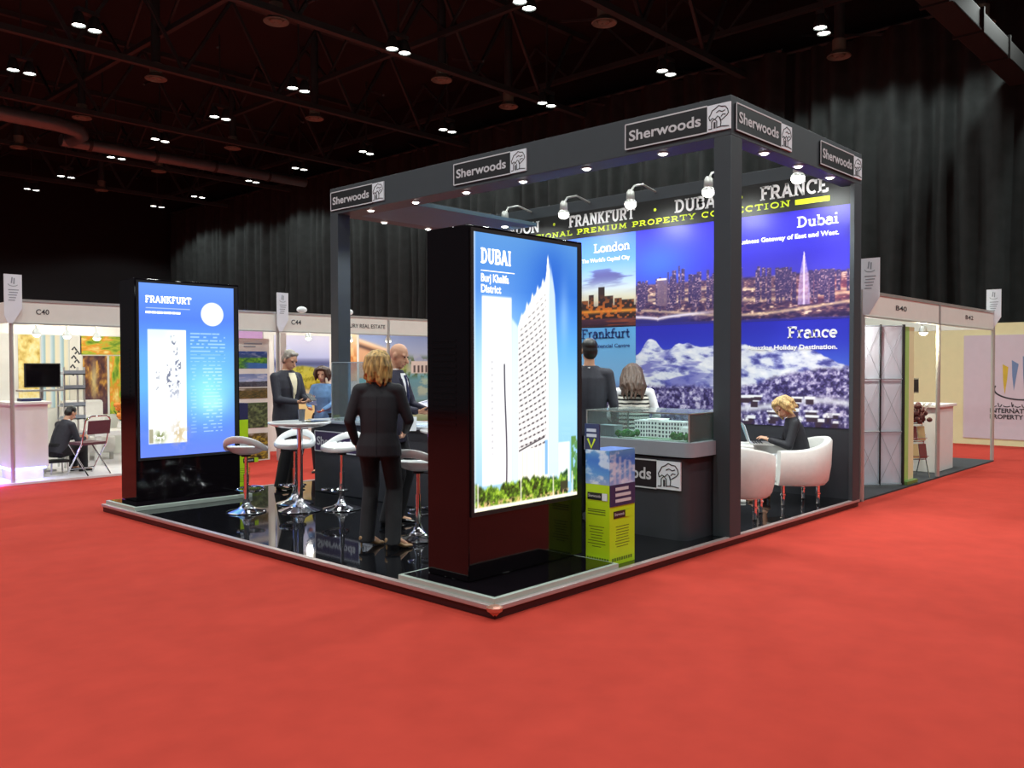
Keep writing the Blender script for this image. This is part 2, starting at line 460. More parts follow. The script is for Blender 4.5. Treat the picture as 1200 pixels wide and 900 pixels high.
# roof trusses along X
tr_lab = ['lowest dark roof duct crossing the upper right corner']
def truss(y, z, n, x0, x1, w):
    t = thing('roof_truss', f'dark steel roof truss, {n} counting back from the camera', 'truss', (x0, y, z), world=True, group='roof trusses')
    m = MB()
    m.box(x0, x1, y-.09, y+.09, z, z+.16); m.build('bottom_chord', M_steel, t)
    m = MB(); m.box(x0, x1, y-.09, y+.09, z+2.54, z+2.7); m.build('top_chord', M_steel, t)
    m = MB(); k = 0; x = x0
    while x < x1 - 1.5:
        m.bar((x, y, z+.12), (x+1.5, y, z+2.6), .09, .09) if k % 2 == 0 else m.bar((x, y, z+2.6), (x+1.5, y, z+.12), .09, .09)
        x += 1.5; k += 1
    m.build('web_bars', M_steel, t)
for i, y in enumerate([2.75, 8.46, 14.3, 20.05, 26.0, 32.2, 38.1]):
    truss(y, 9.9, ['first', 'second', 'third', 'fourth', 'fifth', 'sixth', 'seventh'][i], -4 if i > 1 else 2, 19.3, .2)
def girder(x, n):
    t = thing('roof_girder', f'dark cross girder over the hall, {n} from the left', 'girder', (x, 2, 11), world=True, group='roof cross girders')
    m = MB(); y = 0.0; k = 0
    m.box(x-.07, x+.07, -3, 44, 11.05, 11.2); m.build('bottom_chord', M_steel, t)
    m = MB()
    while y < 42:
        m.bar((x, y, 11.1), (x, y+1.45, 12.5), .07, .07) if k % 2 == 0 else m.bar((x, y, 12.5), (x, y+1.45, 11.1), .07, .07)
        m.bar((x, y, 9.95), (x+1.6, y+2.9, 11.1), .06, .06) if k % 3 == 0 else None
        y += 1.45; k += 1
    m.build('brace_bars', M_steel, t)
for i, x in enumerate([1.5, 7.6, 13.1, 18.6]): girder(x, ['first', 'second', 'third', 'fourth'][i])

t = thing('air_duct', 'pale round air duct with elbow hung under the roof at upper left', 'duct', (12, 29, 9.6), world=True)
m = MB(); m.tube([(8.0, 29.4, 9.75), (18.4, 29.6, 9.85)], .22, 16); m.build('main_run', M_duct, t, smooth=True)
m = MB(); m.tube([(0, 27.2, 9.8), (7.2, 27.5, 9.8), (7.9, 27.7, 9.8), (8.3, 28.3, 9.8), (8.3, 29.5, 9.8)], .26, 16); m.build('elbow_run', M_duct, t, smooth=True)
for x in (9.5, 13.5, 17.5): m = MB(); m.box(x-.02, x+.02, 29.42, 29.46, 9.9, 12.6); m.build('hanger', M_steel, t)
for x in (9, 11.5, 14, 16.5):
    m = MB(); m.tube([(x-.06, 29.42+.02*(x-8), 9.76+.01*(x-8)), (x+.06, 29.42+.02*(x-8), 9.76+.01*(x-8))], .26, 16); m.build('joint_band', M_steel, t)
t = thing('roof_duct', 'thick brown duct beam crossing the top right corner', 'duct', (15, 1.42, 8.2), world=True)
m = MB(); m.box(8, 19.3, 1.12, 1.62, 8.2, 8.62); m.build('casing', mat('beam_brown', (17, 17, 16), .85, vary=.3, scale=2), t, bevel=.03)
for x in range(9, 19, 2): m = MB(); m.box(x, x+.08, 1.08, 1.66, 8.16, 8.66); m.build('flange', mat('beam_brown', (17, 17, 16), .85), t)

ORD = ['', 'first', 'second', 'third', 'fourth', 'fifth', 'sixth', 'seventh', 'eighth', 'ninth', 'tenth', 'eleventh', 'twelfth',
       'thirteenth', 'fourteenth', 'fifteenth', 'sixteenth', 'seventeenth', 'eighteenth', 'nineteenth', 'twentieth', 'twenty-first', 'twenty-second']
# ceiling air diffusers: seen ones, left to right in the picture
dif = [(7.5, 32.2), (7.6, 26.4), (12.9, 38.1), (7.5, 20.75), (12.95, 32.3), (13.1, 26.45), (7.6, 14.6), (12.95, 20.85),
       (13.2, 14.85), (16.4, 15.2), (13.05, 8.9), (18.75, 5.5), (18.95, 2.15)]
def diffuser():
    t = thing('air_diffuser', 'x', 'air diffuser', (0,0,0))
    m = MB(); m.lathe([(.17,.45),(.17,.16),(.31,.02),(.295,0),(.2,.08),(.2,.1)], n=28); m.build('rim', M_diff, t, smooth=True)
    m = MB(); m.lathe([(.15,.06),(.14,.02),(.07,0),(.03,.03)], n=24); m.build('core', M_diff, t, smooth=True)
    m = MB(); m.lathe([(.13,.4),(.13,2.76)], n=20); m.build('drop_pipe', M_steel, t, smooth=True)
    return t
d0 = diffuser()
for i, (x, y) in enumerate(dif):
    o = d0 if i == 0 else copy_tree(d0)
    o.location = (x, y, 9.85 if x < 18 else 9.7)
    tag(o, f'brown round air diffuser under the roof, {ORD[i+1]} from the left', 'air diffuser', 'round ceiling air diffusers')

# hall lamps: twin reflector fittings on a 6.1 x 4.5 m grid
def lamp_fit():
    t = thing('ceiling_lamp', 'x', 'ceiling lamp', (0,0,0))
    m = MB(); m.box(-.28,.28,-.1,.1,.34,.44); m.box(-.02,.02,-.02,.02,.44,2.75); m.build('bracket', M_steel, t)
    for s in (-1, 1):
        m = MB(); m.lathe([(.05,.36),(.1,.3),(.17,.06),(.175,.0),(.16,.0),(.15,.05),(.06,.25)], (s*.21,0,0), 20); m.build('reflector', M_steel, t, smooth=True)
        m = MB(); m.lathe([(.15,.035),(.12,.015),(.05,.005)], (s*.21,0,0), 20); m.build('lens', M_lamp, t, smooth=True)
    return t
vis = [(10.6,40.3),(4.65,22.9),(10.66,36.25),(4.65,18.3),(10.72,31.2),(16.6,40.3),(10.68,27.3),(16.8,36.35),(10.74,23.05),
       (16.75,31.25),(10.85,18.6),(16.78,27.55),(16.99,23.3),(10.84,13.95),(17.0,18.7),(10.95,9.6),(17.05,14.15),(17.1,9.75),(17.1,5.25)]
l0 = lamp_fit()
def spot(name, loc, power, size=150, blend=.6, col=(.93,1,.96), radius=.2, rot=(0,0,0)):
    d = bpy.data.lights.new(name, 'SPOT'); d.energy = power; d.spot_size = R(size); d.spot_blend = blend; d.color = col; d.shadow_soft_size = radius
    o = bpy.data.objects.new(name, d); COL.objects.link(o); o.location = loc; o.rotation_euler = rot
    return o
def aim(o, target):
    o.rotation_euler = (V(target) - o.location).to_track_quat('-Z', 'Y').to_euler(); return o
def point(name, loc, power, col=(1,.9,.75), radius=.05):
    d = bpy.data.lights.new(name, 'POINT'); d.energy = power; d.color = col; d.shadow_soft_size = radius
    o = bpy.data.objects.new(name, d); COL.objects.link(o); o.location = loc
    return o
for i, (x, y) in enumerate(vis):
    o = l0 if i == 0 else copy_tree(l0)
    o.location = (x, y, 9.85); o.rotation_euler.z = R(0 if i % 3 else 12)
    tag(o, f'bright twin ceiling lamp in the dark roof, {ORD[i+1]} from the left', 'ceiling lamp', 'twin ceiling lamps')
HALL = 600
for x in (-7.6, -1.5, 4.65, 10.8, 17.0):
    for y in (-8.3, -3.8, .7, 5.2, 9.7, 14.1, 18.6, 23.1, 27.4, 31.2, 36.3, 40.3):
        if y > 20 and x < 4: continue
        spot('hall_lamp_light', (x, y, 9.78), HALL, 146 if x > 15 else 142, .22 if x > 15 else .5)

# ================================================================== platform
L, W = 6.0, 6.08     # along X, along Y
ft = thing('exhibition_platform', 'low glossy black booth platform with maroon fascia on red carpet', 'platform', (3, 3, 0), world=True)
m = MB(); m.box(0.02, L, 0.02, W, 0.0, 0.055); m.build('fascia', M_kick, ft, bevel=.003)
m = MB(); m.box(.05, L-.0, .05, W-.03, .055, .08); m.build('glossy_floor', M_floor, ft)
for (a, b, c, d) in ((0, L, 0, .05), (0, .05, .05, W), (.05, L, W-.03, W)):
    m = MB(); m.box(a, b, c, d, .055, .088); m.build('edge_trim', M_trim, ft, bevel=.006)
m = MB(); m.lathe([(.03,.05),(.05,.06),(.055,.085),(.03,.095)], (.02,.02,-.005), 12); m.bar((-.005,.05,.065),(.02,.02,.03),.025,.02); m.bar((.05,-.005,.065),(.02,.02,.03),.025,.02)
m.build('corner_clip', mat('copper_clip', (210,150,130), .3, .7), ft)

# ================================================================== header frame
hf = thing('header_frame', 'tall dark grey square booth frame with logo boards on its fascia', 'frame', (4.5, 3, .08), world=True)
ZT, ZB = 3.99, 3.64
m = MB(); m.box(3.0, 3.2, 0.0, .17, .08, ZB); m.build('post', M_grey, hf, bevel=.004)
m = MB(); m.box(3.0, 3.2, 5.80, 5.97, .08, ZB); m.build('post', M_grey, hf, bevel=.004)
m = MB(); m.box(5.78, 5.985, 0.0, .05, .08, ZB); m.build('post', M_grey, hf, bevel=.004)
m = MB(); m.box(3.0, 3.32, 0, 5.97, ZB, ZT); m.build('front_fascia_beam', M_grey, hf, bevel=.004)
m = MB(); m.box(3.32, 5.985, 0, .2, ZB, ZT); m.build('side_fascia_beam', M_grey, hf, bevel=.004)
m = MB(); m.box(3.32, 5.985, 5.72, 5.97, ZB, ZT); m.build('far_fascia_beam', M_grey, hf, bevel=.004)
m = MB(); m.box(5.9, 5.985, .2, 5.72, 3.82, 3.98); m.build('rear_beam', M_grey, hf, bevel=.004)
m = MB(); m.box(3.32, 5.6, 4.55, 5.72, ZB, ZB+.05); m.build('ceiling_panel', M_soffit, hf, bevel=.004)

TREE = [[(.12,.42),(.08,.55),(.16,.66),(.22,.78),(.36,.84),(.5,.93),(.62,.88),(.78,.86),(.88,.74),(.92,.6),(.84,.5)],
        [(.12,.42),(.24,.5),(.34,.44),(.46,.55),(.56,.47),(.6,.36),(.7,.42),(.84,.5)],
        [(.4,.68),(.52,.74),(.66,.68),(.78,.72)], [(.6,.5),(.68,.58),(.8,.56)],
        [(.54,.48),(.6,.3),(.58,.14)],
        [(.2,.1),(.2,.36),(.31,.46),(.42,.36),(.42,.1)],
        [(.06,.1),(.2,.1)], [(.42,.12),(.64,.14),(.94,.1)]]
def logo_board(parent, o, ex, w, h, bg=None, emblem_only=False):
    """board with SHERWOODS lettering on black and a tree-and-house emblem on white; o = lower-left corner"""
    o, ex = V(o), V(ex); nrm = ex.cross(Z_).normalized(); d = .015; k = w - h*.98
    m = MB(); m.obox(o, ex*k, Z_*h, nrm*d) if ex.cross(Z_).dot(nrm) > 0 else None
    b = m.build('sign_board', bg or M_sign, parent)
    b['label'] = 'dark logo board with pale lettering and white emblem square'
    m = MB(); m.obox(o + ex*k, ex*(w-k), Z_*h, nrm*d); m.build('emblem_plate', M_signw, b)
    m = MB(); e = .012
    P = lambda x, y: (x, y)
    for (a, c) in (((0,0),(k,0)), ((0,h),(k,h)), ((0,0),(0,h))):
        m.stroke([a, c], e, o + nrm*d, ex, Z_, .003)
    m.build('border_line', M_inkg, b)
    lettering('lettering', 'Sherwoods', b, o + ex*(k*.05) + Z_*(h*.31) + nrm*d, ex, Z_, h*.41, M_inkg, width=k*.88, bold=.022)
    m = MB()
    for st in TREE: m.stroke([(x*h*.98, y*h) for x, y in st], h*.035, o + ex*k + nrm*d, ex, Z_, .003)
    m.prism([(.28*h,.1*h),(.36*h,.1*h),(.36*h,.34*h),(.28*h,.34*h)], o + ex*k + nrm*d, ex, Z_, .003)
    m.build('emblem', M_inkd, b)
    return b
for y1 in (5.93, 3.528, 1.12): logo_board(hf, (3.0, y1, 3.695), -Y_, 1.12, .235)
for x1 in (3.065, 4.84): logo_board(hf, (x1, 0, 3.695), X_, 1.105, .235)

for (x, y) in [(3.15,.8),(3.15,1.72),(3.16,2.61),(3.15,3.49),(3.15,4.39),(3.12,5.24),(3.8,.09),(4.54,.09),(5.28,.07),(3.83,5.85),(4.65,5.85)]:
    m = MB(); m.lathe([(.055,.012),(.06,-.008),(.045,-.012),(.04,0)], (x, y, ZB), 18); dl = m.build('downlight', M_alu, hf, smooth=True)
    m = MB(); m.lathe([(.042,-.004),(.03,-.02),(.01,-.026)], (x, y, ZB), 16); g = m.build('bulb', M_lamp, dl, smooth=True)
    spot('downlight_light', (x, y, ZB-.04), 80, 110, .7, radius=.04)

# ================================================================== back wall with prints
bw = thing('booth_back_wall', 'long back wall of the booth with city prints and black name strip', 'wall panel', (5.95, 3, .08), world=True)
m = MB(); m.box(5.91, 5.985, .05, 5.97, .08, 3.82); m.build('panel', M_panel, bw)
m = MB(); m.box(5.9, 5.91, .05, 5.97, 3.44, 3.82); strip = m.build('name_strip', M_strip, bw)
nx = 5.9
for s, ya, yb in (('LONDON', 5.72, 4.743), ('FRANKFURT', 4.185, 3.034), ('DUBAI', 2.40, 1.70), ('FRANCE', 1.19, .336)):
    lettering('city_lettering', s, strip, (nx, ya, 3.612), -Y_, Z_, .165, M_inkw, width=ya-yb, slab=True, thick=.18)
for y in (4.47, 2.71, 1.45):
    m = MB(); m.ellip((nx-.002, y, 3.69), (.006, .022, .022)); m.build('dot', M_inky, strip)
lettering('tagline_lettering', 'INTERNATIONAL PREMIUM PROPERTY COLLECTION', strip, (nx, 5.72, 3.5), -Y_, Z_, .072, M_inky, width=4.92, slab=True, space=.12, thick=.2)
m = MB(); m.box(nx-.004, nx, .33, .747, 3.505, 3.565); m.build('lime_bar', M_inky, strip)

def city_windows(u, v, seed, sx=90, sy=60):
    return vnoise(u*sx, v*sy, seed)
def p_dubai(u, v):
    c = grad(v, [(0,(40,36,110)),(.42,(60,54,176)),(.6,(46,38,180)),(.8,(36,30,186)),(1,(40,28,176))])
    c = mix(c, (60,110,240), .75*np.exp(-((u-.12)/.22)**2 - ((v-.62)/.28)**2))
    c = mix(c, (70,50,170), .5*sst(.7,1,u)*sst(.4,1,v))
    hor = .42 + .02*fbm(u*6, v*0, 3)
    # far glow and plain
    pl = 1 - sst(hor-.02, hor+.01, v)
    ground = grad(.55*fbm(u*60, v*52, 5, 2)+.45*fbm(u*12, v*26, 6), [(.3,(40,28,76)),(.48,(78,54,92)),(.6,(128,90,104)),(.74,(240,210,190))])
    c = mix(c, (0,0,0), pl); c = c + ground*pl[..., None]
    c = mix(c, (190,70,80), .45*pl*sst(.68,.86,u)*np.exp(-((v-.26)/.1)**2))
    # road bands
    for k, (v0, amp, ph, w) in enumerate([(.30,.04,0,.012),(.235,.03,1.2,.016),(.12,.05,2.0,.014)]):
        rv = v0 + amp*np.sin(u*5+ph); c = mix(c, (236,206,170), .7*pl*np.exp(-((v-rv)/w)**2))
    # skyline blocks
    rg = random.Random(4)
    for k in range(64):
        x = rg.random()*.78 if k < 52 else .8 + .2*rg.random()
        w = .007+.016*rg.random(); tall = math.exp(-((x-.24)/.1)**2)+ .5*math.exp(-((x-.52)/.2)**2)
        h = .43+(.02+.10*rg.random())*(.35+tall) if x < .8 else .43+.02*rg.random()
        b = .10+.12*rg.random(); msk = rect(u, v, x, x+w, b+.04, h, .003)
        win = city_windows(u, v, k, 130, 90)
        col = grad(win, [(.35,(56,44,96)),(.7,(92,70,108)),(.88,(170,138,156))])
        c = c*(1-msk[..., None]) + col*msk[..., None]
    # curved hotel block with bright top, shoreline at left
    c = mix(c, (120,96,120), rect(u,v,.115,.17,.2,.475)*.8); c = mix(c, (250,228,214), rect(u,v,.115,.165,.462,.48))
    sh = .06+.10*np.abs(u-.12)**.5
    c = mix(c, (44,40,120), (1-sst(sh-.03, sh-.005, v))*(1-sst(.2,.42,u)))
    c = mix(c, (232,222,240), np.exp(-((v-sh)/.016)**2)*(1-sst(.25,.5,u)))
    # very tall spire
    x0 = .805
    wv = np.interp(v, [.1,.3,.42,.5,.56,.62], [.03,.026,.02,.012,.006,.001]); sp = (1-sst(wv*.75, wv, np.abs(u-x0)))*rect(u,v,0,1,.14,.62)
    c = mix(c, (176,150,205), sp*(.5+.4*city_windows(u,v,77,200,60)))
    c = mix(c, (240,228,250), sp*(1-sst(.0,.006,np.abs(u-x0)))*.8)
    c = mix(c, (48,44,140), 1-sst(.01, .035, v+.02*fbm(u*20,v*0,9)-.01))
    return c
def p_france(u, v):
    c = grad(v, [(0,(60,80,190)),(.6,(64,92,208)),(.8,(44,54,192)),(1,(40,42,182))])
    r1 = .70 + .16*np.exp(-((u-.085)/.05)**2) + .10*np.exp(-((u-.25)/.09)**2) + .11*np.exp(-((u-.48)/.12)**2)+ .04*np.exp(-((u-.75)/.16)**2) + .05*(fbm(u*18, u*0, 11)-.5) - .12*sst(.8,1,u)
    sn = 1 - sst(r1-.012, r1+.004, v)
    rk = fbm(u*22+v*6, v*18-u*3, 21, 5)
    snow = grad(rk, [(.22,(70,70,150)),(.36,(140,145,205)),(.5,(216,220,238)),(.8,(244,244,250))])
    c = c*(1-sn[..., None]) + snow*sn[..., None]
    sl = fbm(u*5-v*4, v*9+u*2, 31); c = mix(c, (84,84,180), .7*sn*sst(.56,.66,sl)*(1-sst(.62,.78,v))*(1-sst(.28,.5,u)))
    f1 = .36 + .10*sst(.45,.75,u) + .08*sst(.6,.9,u) + .05*(fbm(u*10,u*0,41)-.5)
    fr = 1 - sst(f1-.03, f1+.03, v + .05*(fbm(u*40, v*26, 43)-.5))
    tr = fbm(u*75, v*34, 45, 3)
    forest = grad(tr, [(.28,(44,34,84)),(.45,(84,74,136)),(.6,(150,140,190)),(.75,(214,208,232))])
    c = c*(1-fr[..., None]) + forest*fr[..., None]
    # clearing and chalets
    c = mix(c, (232,232,242), .85*np.exp(-((v-.20-.05*np.sin(u*9))/.035)**2)*sst(.42,.55,u))
    rg = random.Random(9)
    for k in range(34):
        x, y = .42+.56*rg.random(), .03+.24*rg.random(); w = .025+.03*rg.random(); h = .03+.03*rg.random()
        c = mix(c, (62,44,62), rect(u, v, x, x+w, y-h, y, .003)); c = mix(c, (246,246,252), rect(u, v, x-.006, x+w+.006, y, y+h*.55, .004))
    tr2 = fbm(u*60, v*12, 51, 3); c = mix(c, (52,40,90), .75*(1-sst(.0,.2,v))*sst(.52,.6,tr2))
    return c
def p_london(u, v):
    c = grad(v, [(0,(40,24,40)),(.08,(70,40,60)),(.3,(206,196,170)),(.42,(196,206,214)),(.55,(150,180,226)),(.75,(86,140,240)),(1,(62,104,238))])
    cl = fbm(u*5, v*13, 3); c = mix(c, (74,66,128), .8*sst(.5,.64,cl)*np.exp(-((v-.57)/.11)**2))
    sk = .22+.02*fbm(u*40,u*0,8)
    for x, w, h in ((.8,.02,.44),(.74,.016,.36),(.84,.03,.34),(.9,.02,.31),(.65,.025,.42),(.94,.05,.29),(.7,.02,.3),(.5,.03,.4),(.3,.04,.34),(.2,.03,.43)):
        sk = np.where(np.abs(u-x) < w, np.maximum(sk, h), sk)
    b = (1-sst(sk-.004, sk+.004, v))*sst(.09,.1,v)
    c = mix(c, (40,26,30), b)
    c = mix(c, (250,160,50), .85*b*np.exp(-((v-.175)/.02)**2)); c = mix(c, (210,110,40), .8*b*sst(.5,.62,vnoise(u*70,v*40,4))*(1-sst(.2,.4,v)))
    c = mix(c, (190,90,40), .6*(1-sst(.07,.1,v))*sst(.5,.7,fbm(u*8,v*90,6)))
    return c
def p_frank(u, v):
    c = grad(v, [(0,(60,60,110)),(.3,(96,120,190)),(.42,(130,180,226)),(.7,(112,176,226)),(1,(96,168,226))])
    g = 1-sst(.33,.38,v+.03*fbm(u*12,u*0,3)); t = fbm(u*50,v*46,5)
    col = grad(t, [(.25,(48,48,92)),(.5,(112,100,130)),(.7,(190,170,180))]); c = c*(1-g[...,None]) + col*g[...,None]
    c = mix(c, (70,70,120), .8*rect(u,v,.1,.14,.2,.55)+.0*u); c = mix(c, (70,80,140), .7*rect(u,v,.3,.33,.2,.5))
    return c
xp = 5.906
for nm, fn, ya, yb, za, zb, n1, n2 in (('dubai_print', p_dubai, 3.02, .06, 2.147, 3.44, 420, 220), ('france_print', p_france, 3.02, .06, .885, 2.145, 420, 210),
                                 ('london_print', p_london, 5.95, 3.022, 2.147, 3.44, 260, 160), ('frankfurt_print', p_frank, 5.95, 3.022, .885, 2.145, 260, 160)):
    m = MB(); m.box(xp, 5.912, yb, ya, za, zb); q = m.build(nm, M_panel, bw)
    picture('picture', fn, (xp-.0015, ya, za), (0, yb-ya, 0), (0, 0, zb-za), n1, n2, M_print, q)
    q['label'] = {'d': 'night print of a desert city skyline with a tall spire', 'l': 'dusk print of a riverside parliament', 'f': 'print of a city or snowy mountains'}[nm[0]]
    xi = xp - .002
    if nm[0] == 'd':
        lettering('city_name', 'Dubai', q, (xi, .222, 3.237), -Y_, Z_, .125, M_inkw, width=.50, align='r', slab=True)
        lettering('caption', 'Business Gateway of East and West.', q, (xi, .222, 3.11), -Y_, Z_, .055, M_inkw, width=1.28, align='r', bold=.03)
    if nm == 'france_print':
        lettering('city_name', 'France', q, (xi, .232, 1.935), -Y_, Z_, .135, M_inkw, width=.60, align='r', slab=True)
        lettering('caption', 'Amazing Holiday Destination.', q, (xi, .232, 1.80), -Y_, Z_, .055, M_inkw, width=1.13, align='r', bold=.03)
    if nm[0] == 'l':
        lettering('city_name', 'London', q, (xi, 3.115, 3.205), -Y_, Z_, .125, M_inkw, width=.62, align='r', slab=True)
        lettering('caption', "The World's Capital City", q, (xi, 3.115, 3.075), -Y_, Z_, .055, M_inkw, width=.84, align='r', bold=.03)
    if nm == 'frankfurt_print':
        lettering('city_name', 'Frankfurt', q, (xi, 3.115, 1.995), -Y_, Z_, .135, M_inkb, width=.84, align='r', slab=True)
        lettering('caption', 'Financial Centre', q, (xi, 3.115, 1.865), -Y_, Z_, .05, M_inkb, width=.6, align='r', bold=.02)

# arm spotlights
for i, (y, lab) in enumerate([(4.92,'LONDON'),(3.81,'the start of FRANKFURT'),(2.7,'the end of FRANKFURT'),(1.57,'the end of DUBAI'),(.45,'FRANCE')]):
    x = 5.32; z = 3.70
    t = thing('arm_spotlight', 'glowing arm spotlight over the name strip near ' + lab, 'spotlight', (5.9, y, 3.9), world=True, group='arm spotlights on the back wall')
    m = MB(); m.tube([(5.9, y, 3.93), (5.6, y, 3.98), (x+.08, y, 3.93), (x, y, 3.84)], .014, 8); m.build('arm', M_alu, t, smooth=True)
    m = MB(); m.lathe([(.03,.17),(.05,.14),(.055,.06),(.045,.03)], (x, y, z), 18); m.build('housing', M_alu, t, smooth=True)
    m = MB(); m.lathe([(.045,.05),(.075,.02),(.08,0.0),(.06,.005)], (x, y, z), 20); m.build('lamp_shade', M_alu, t, smooth=True)
    m = MB(); m.ellip((x, y, z-.02), (.074, .074, .055)); m.build('bulb', M_lamp, t, smooth=True)
    aim(spot('arm_spot_light', (x-.03, y, z-.10), 54, 155, .9, radius=.05), (5.95, y, 2.6))
# ================================================================== display totems
def s_dubai(u, v):
    c = grad(v, [(0,(150,200,235)),(.35,(160,215,250)),(.6,(96,172,245)),(.8,(60,124,216)),(1,(88,146,212))])
    c = mix(c, (30,84,196), .6*np.exp(-((u-.72)/.2)**2-((v-.88)/.12)**2))
    c = mix(c, (235,250,255), .75*np.exp(-((u-.2)/.28)**2-((v-.45)/.3)**2))
    c = mix(c, (210,240,255), .5*np.exp(-((u-.85)/.04)**2)*sst(.5,.82,v)*0+0.35*np.exp(-((u-.86)/.045)**2-((v-.72)/.12)**2))
    # left pale tower
    c = mix(c, (255,255,255), rect(u,v,.075,.34-.0*v,.09,.775,.006))
    c = mix(c, (235,250,255), .8*rect(u,v,.34,.40,.09,.70-.5*(u-.34),.01))
    # main tower, seen from below: left face + right face
    xl = np.interp(v, [.08,.6,.72,.9], [.395,.40,.46,.70]); xr = np.interp(v, [.08,.45,.8,.9], [.70,.70,.705,.715])
    top = np.interp(u, [.36,.42,.55,.66,.7], [.62,.70,.79,.85,.90])
    sp = .02*np.maximum(0, np.sin(u*120))*sst(.36,.5,u) + .045*np.exp(-((u-.69)/.012)**2)
    face = sst(.395,.402,u)*(1-sst(xr-.004,xr+.004,u))*(1-sst(top+sp-.012, top+sp+.006, v))*sst(.08,.09,v)
    c = mix(c, (255,253,248), face)
    xr2 = np.interp(v, [.08,.5,.8,.93], [.80,.80,.765,.72])
    rf = sst(.70,.705,u)*(1-sst(xr2-.006,xr2+.006,u))*(1-sst(.86,.95,v+.4*np.abs(u-.70)))*sst(.08,.09,v)
    c = mix(c, (226,240,255), .85*rf)
    # rows of shaded balconies, converging to the right
    k = (v-.24 - (u-.40)*np.interp(v,[.2,.8],[.12,.40]))*46
    row = sst(.58,.72, k-np.floor(k))
    dash = sst(.35,.6, .5+.5*np.sin(u*150+k))*.7+.3
    win = face*rect(u,v,.405,.675,.21,.80)*(1-sst(top-.06, top-.03, v))
    c = mix(c, (70,64,72), win*row*dash*np.interp(v,[.2,.55,.8],[.85,.75,.35]))
    c = mix(c, (120,180,235), .9*rect(u,v,.66,.69,.10,.235)); c = mix(c, (250,230,200), .6*rect(u,v,.41,.66,.10,.20)*sst(.3,.7,np.sin(u*160)))
    c = mix(c, (60,60,66), rect(u,v,.405,.66,.198+.18*(u-.4),.204+.18*(u-.4),.003))
    # mast
    c = mix(c, (52,52,66), rect(u, v, .277+.01*np.sin(v*9), .290+.01*np.sin(v*9), .04, .53, .004))
    c = mix(c, (120,120,130), .7*rect(u,v,.16,.168,.2,.55)*sst(.2,.5,np.sin(v*260)))
    # trees and kerb
    th = .055+.07*fbm(u*9,u*0,13)+.03*fbm(u*40,u*0,14); tm = 1-sst(th-.01, th+.006, v)
    tn = fbm(u*46, v*70, 15); tc = grad(tn, [(.25,(24,44,18)),(.5,(74,112,30)),(.72,(150,190,50)),(.9,(210,225,110))])
    tm = tm*(1-rect(u,v,.9,.96,.0,.2)); c = c*(1-tm[...,None]) + tc*tm[...,None]
    c = mix(c, (250,250,240), .9*rect(u,v,.80,.92,.06,.22)*(1-tm)); c = mix(c, (60,54,44), rect(u,v,.82,.9,.02,.065))
    c = mix(c, (90,140,60), .9*rect(u,v,.935,1.0,.03,.24)*sst(.35,.5,fbm(u*30,v*30,17)))
    c = mix(c, (240,200,140), .8*(1-sst(.022,.04,v))*sst(.45,.6,fbm(u*40,v*60,18)))
    c = mix(c, (255,250,235), rect(u,v,0,1,0,.014)); c = mix(c, (235,240,250), .8*(1-sst(.0,.03,u)))
    for x in (.03,.42,.74,.94): c = mix(c, (245,240,220), rect(u,v,x,x+.012,.0,.10,.003)*.8)
    return c
def s_frank(u, v):
    c = grad(v, [(0,(104,132,244)),(.15,(90,130,240)),(.4,(100,176,240)),(.6,(100,168,240)),(.8,(84,128,234)),(1,(104,150,236))])
    c = mix(c, (150,235,240), .9*np.exp(-((u-.70)/.24)**2-((v-.36)/.16)**2))
    c = mix(c, (190,255,240), .5*np.exp(-((u-.76)/.12)**2-((v-.3)/.05)**2))
    pm = rect(u,v,.085,.475,.075,.735); c = mix(c, (252,255,252), pm)
    c = mix(c, (200,235,245), .6*pm*sst(.58,.74,v)*(1-sst(.1,.3,np.abs(u-.12))))
    # ghostly round-topped tower with window clusters
    tw = rect(u,v,.30,.40,.12,.58)+np.exp(-((u-.345)/.05)**2-((v-.6)/.07)**2)*.8
    c = mix(c, (222,226,238), .55*pm*np.clip(tw,0,1))
    wn = sst(.55,.65,vnoise(u*60,v*90,5))
    for (a,b,d,e) in ((.315,.385,.59,.70),(.27,.32,.40,.53),(.36,.42,.42,.56),(.16,.2,.38,.5),(.30,.4,.34,.42)):
        c = mix(c, (110,116,140), wn*rect(u,v,a,b,d,e,.01)*(.9 if e > .5 else .45))
    tr = fbm(u*34,v*46,7); c = mix(c, (100,110,50), .9*np.exp(-((u-.2)/.055)**2-((v-.115)/.035)**2)*sst(.3,.5,tr))
    c = mix(c, (196,170,120), .8*np.exp(-((u-.4)/.08)**2-((v-.13)/.07)**2)*sst(.35,.6,tr))
    c = mix(c, (110,100,60), .6*rect(u,v,.09,.13,.08,.16))
    # columns of fine print
    ln = sst(.35,.5,np.sin(v*300)); wd = sst(.3,.42,vnoise(u*40,np.floor(v*48),8))
    for (a,b,d,e,s) in ((.52,.9,.55,.725,.55),(.52,.58,.12,.53,.35),(.65,.86,.12,.53,.55)):
        c = mix(c, (205,240,250), s*ln*wd*rect(u,v,a,b,d,e))
    for y in (.66,.625,.59): c = mix(c, (90,160,190), .5*rect(u,v,.52,.9,y,y+.006,.002))
    c = mix(c, (236,244,255), rect(u,v,.07,.52,.856,.860,.002)*.7)
    d = np.sqrt(((u-.76)*.95)**2+((v-.835)*1.66)**2); c = mix(c, (252,255,255), 1-sst(.112,.122,d))
    return c
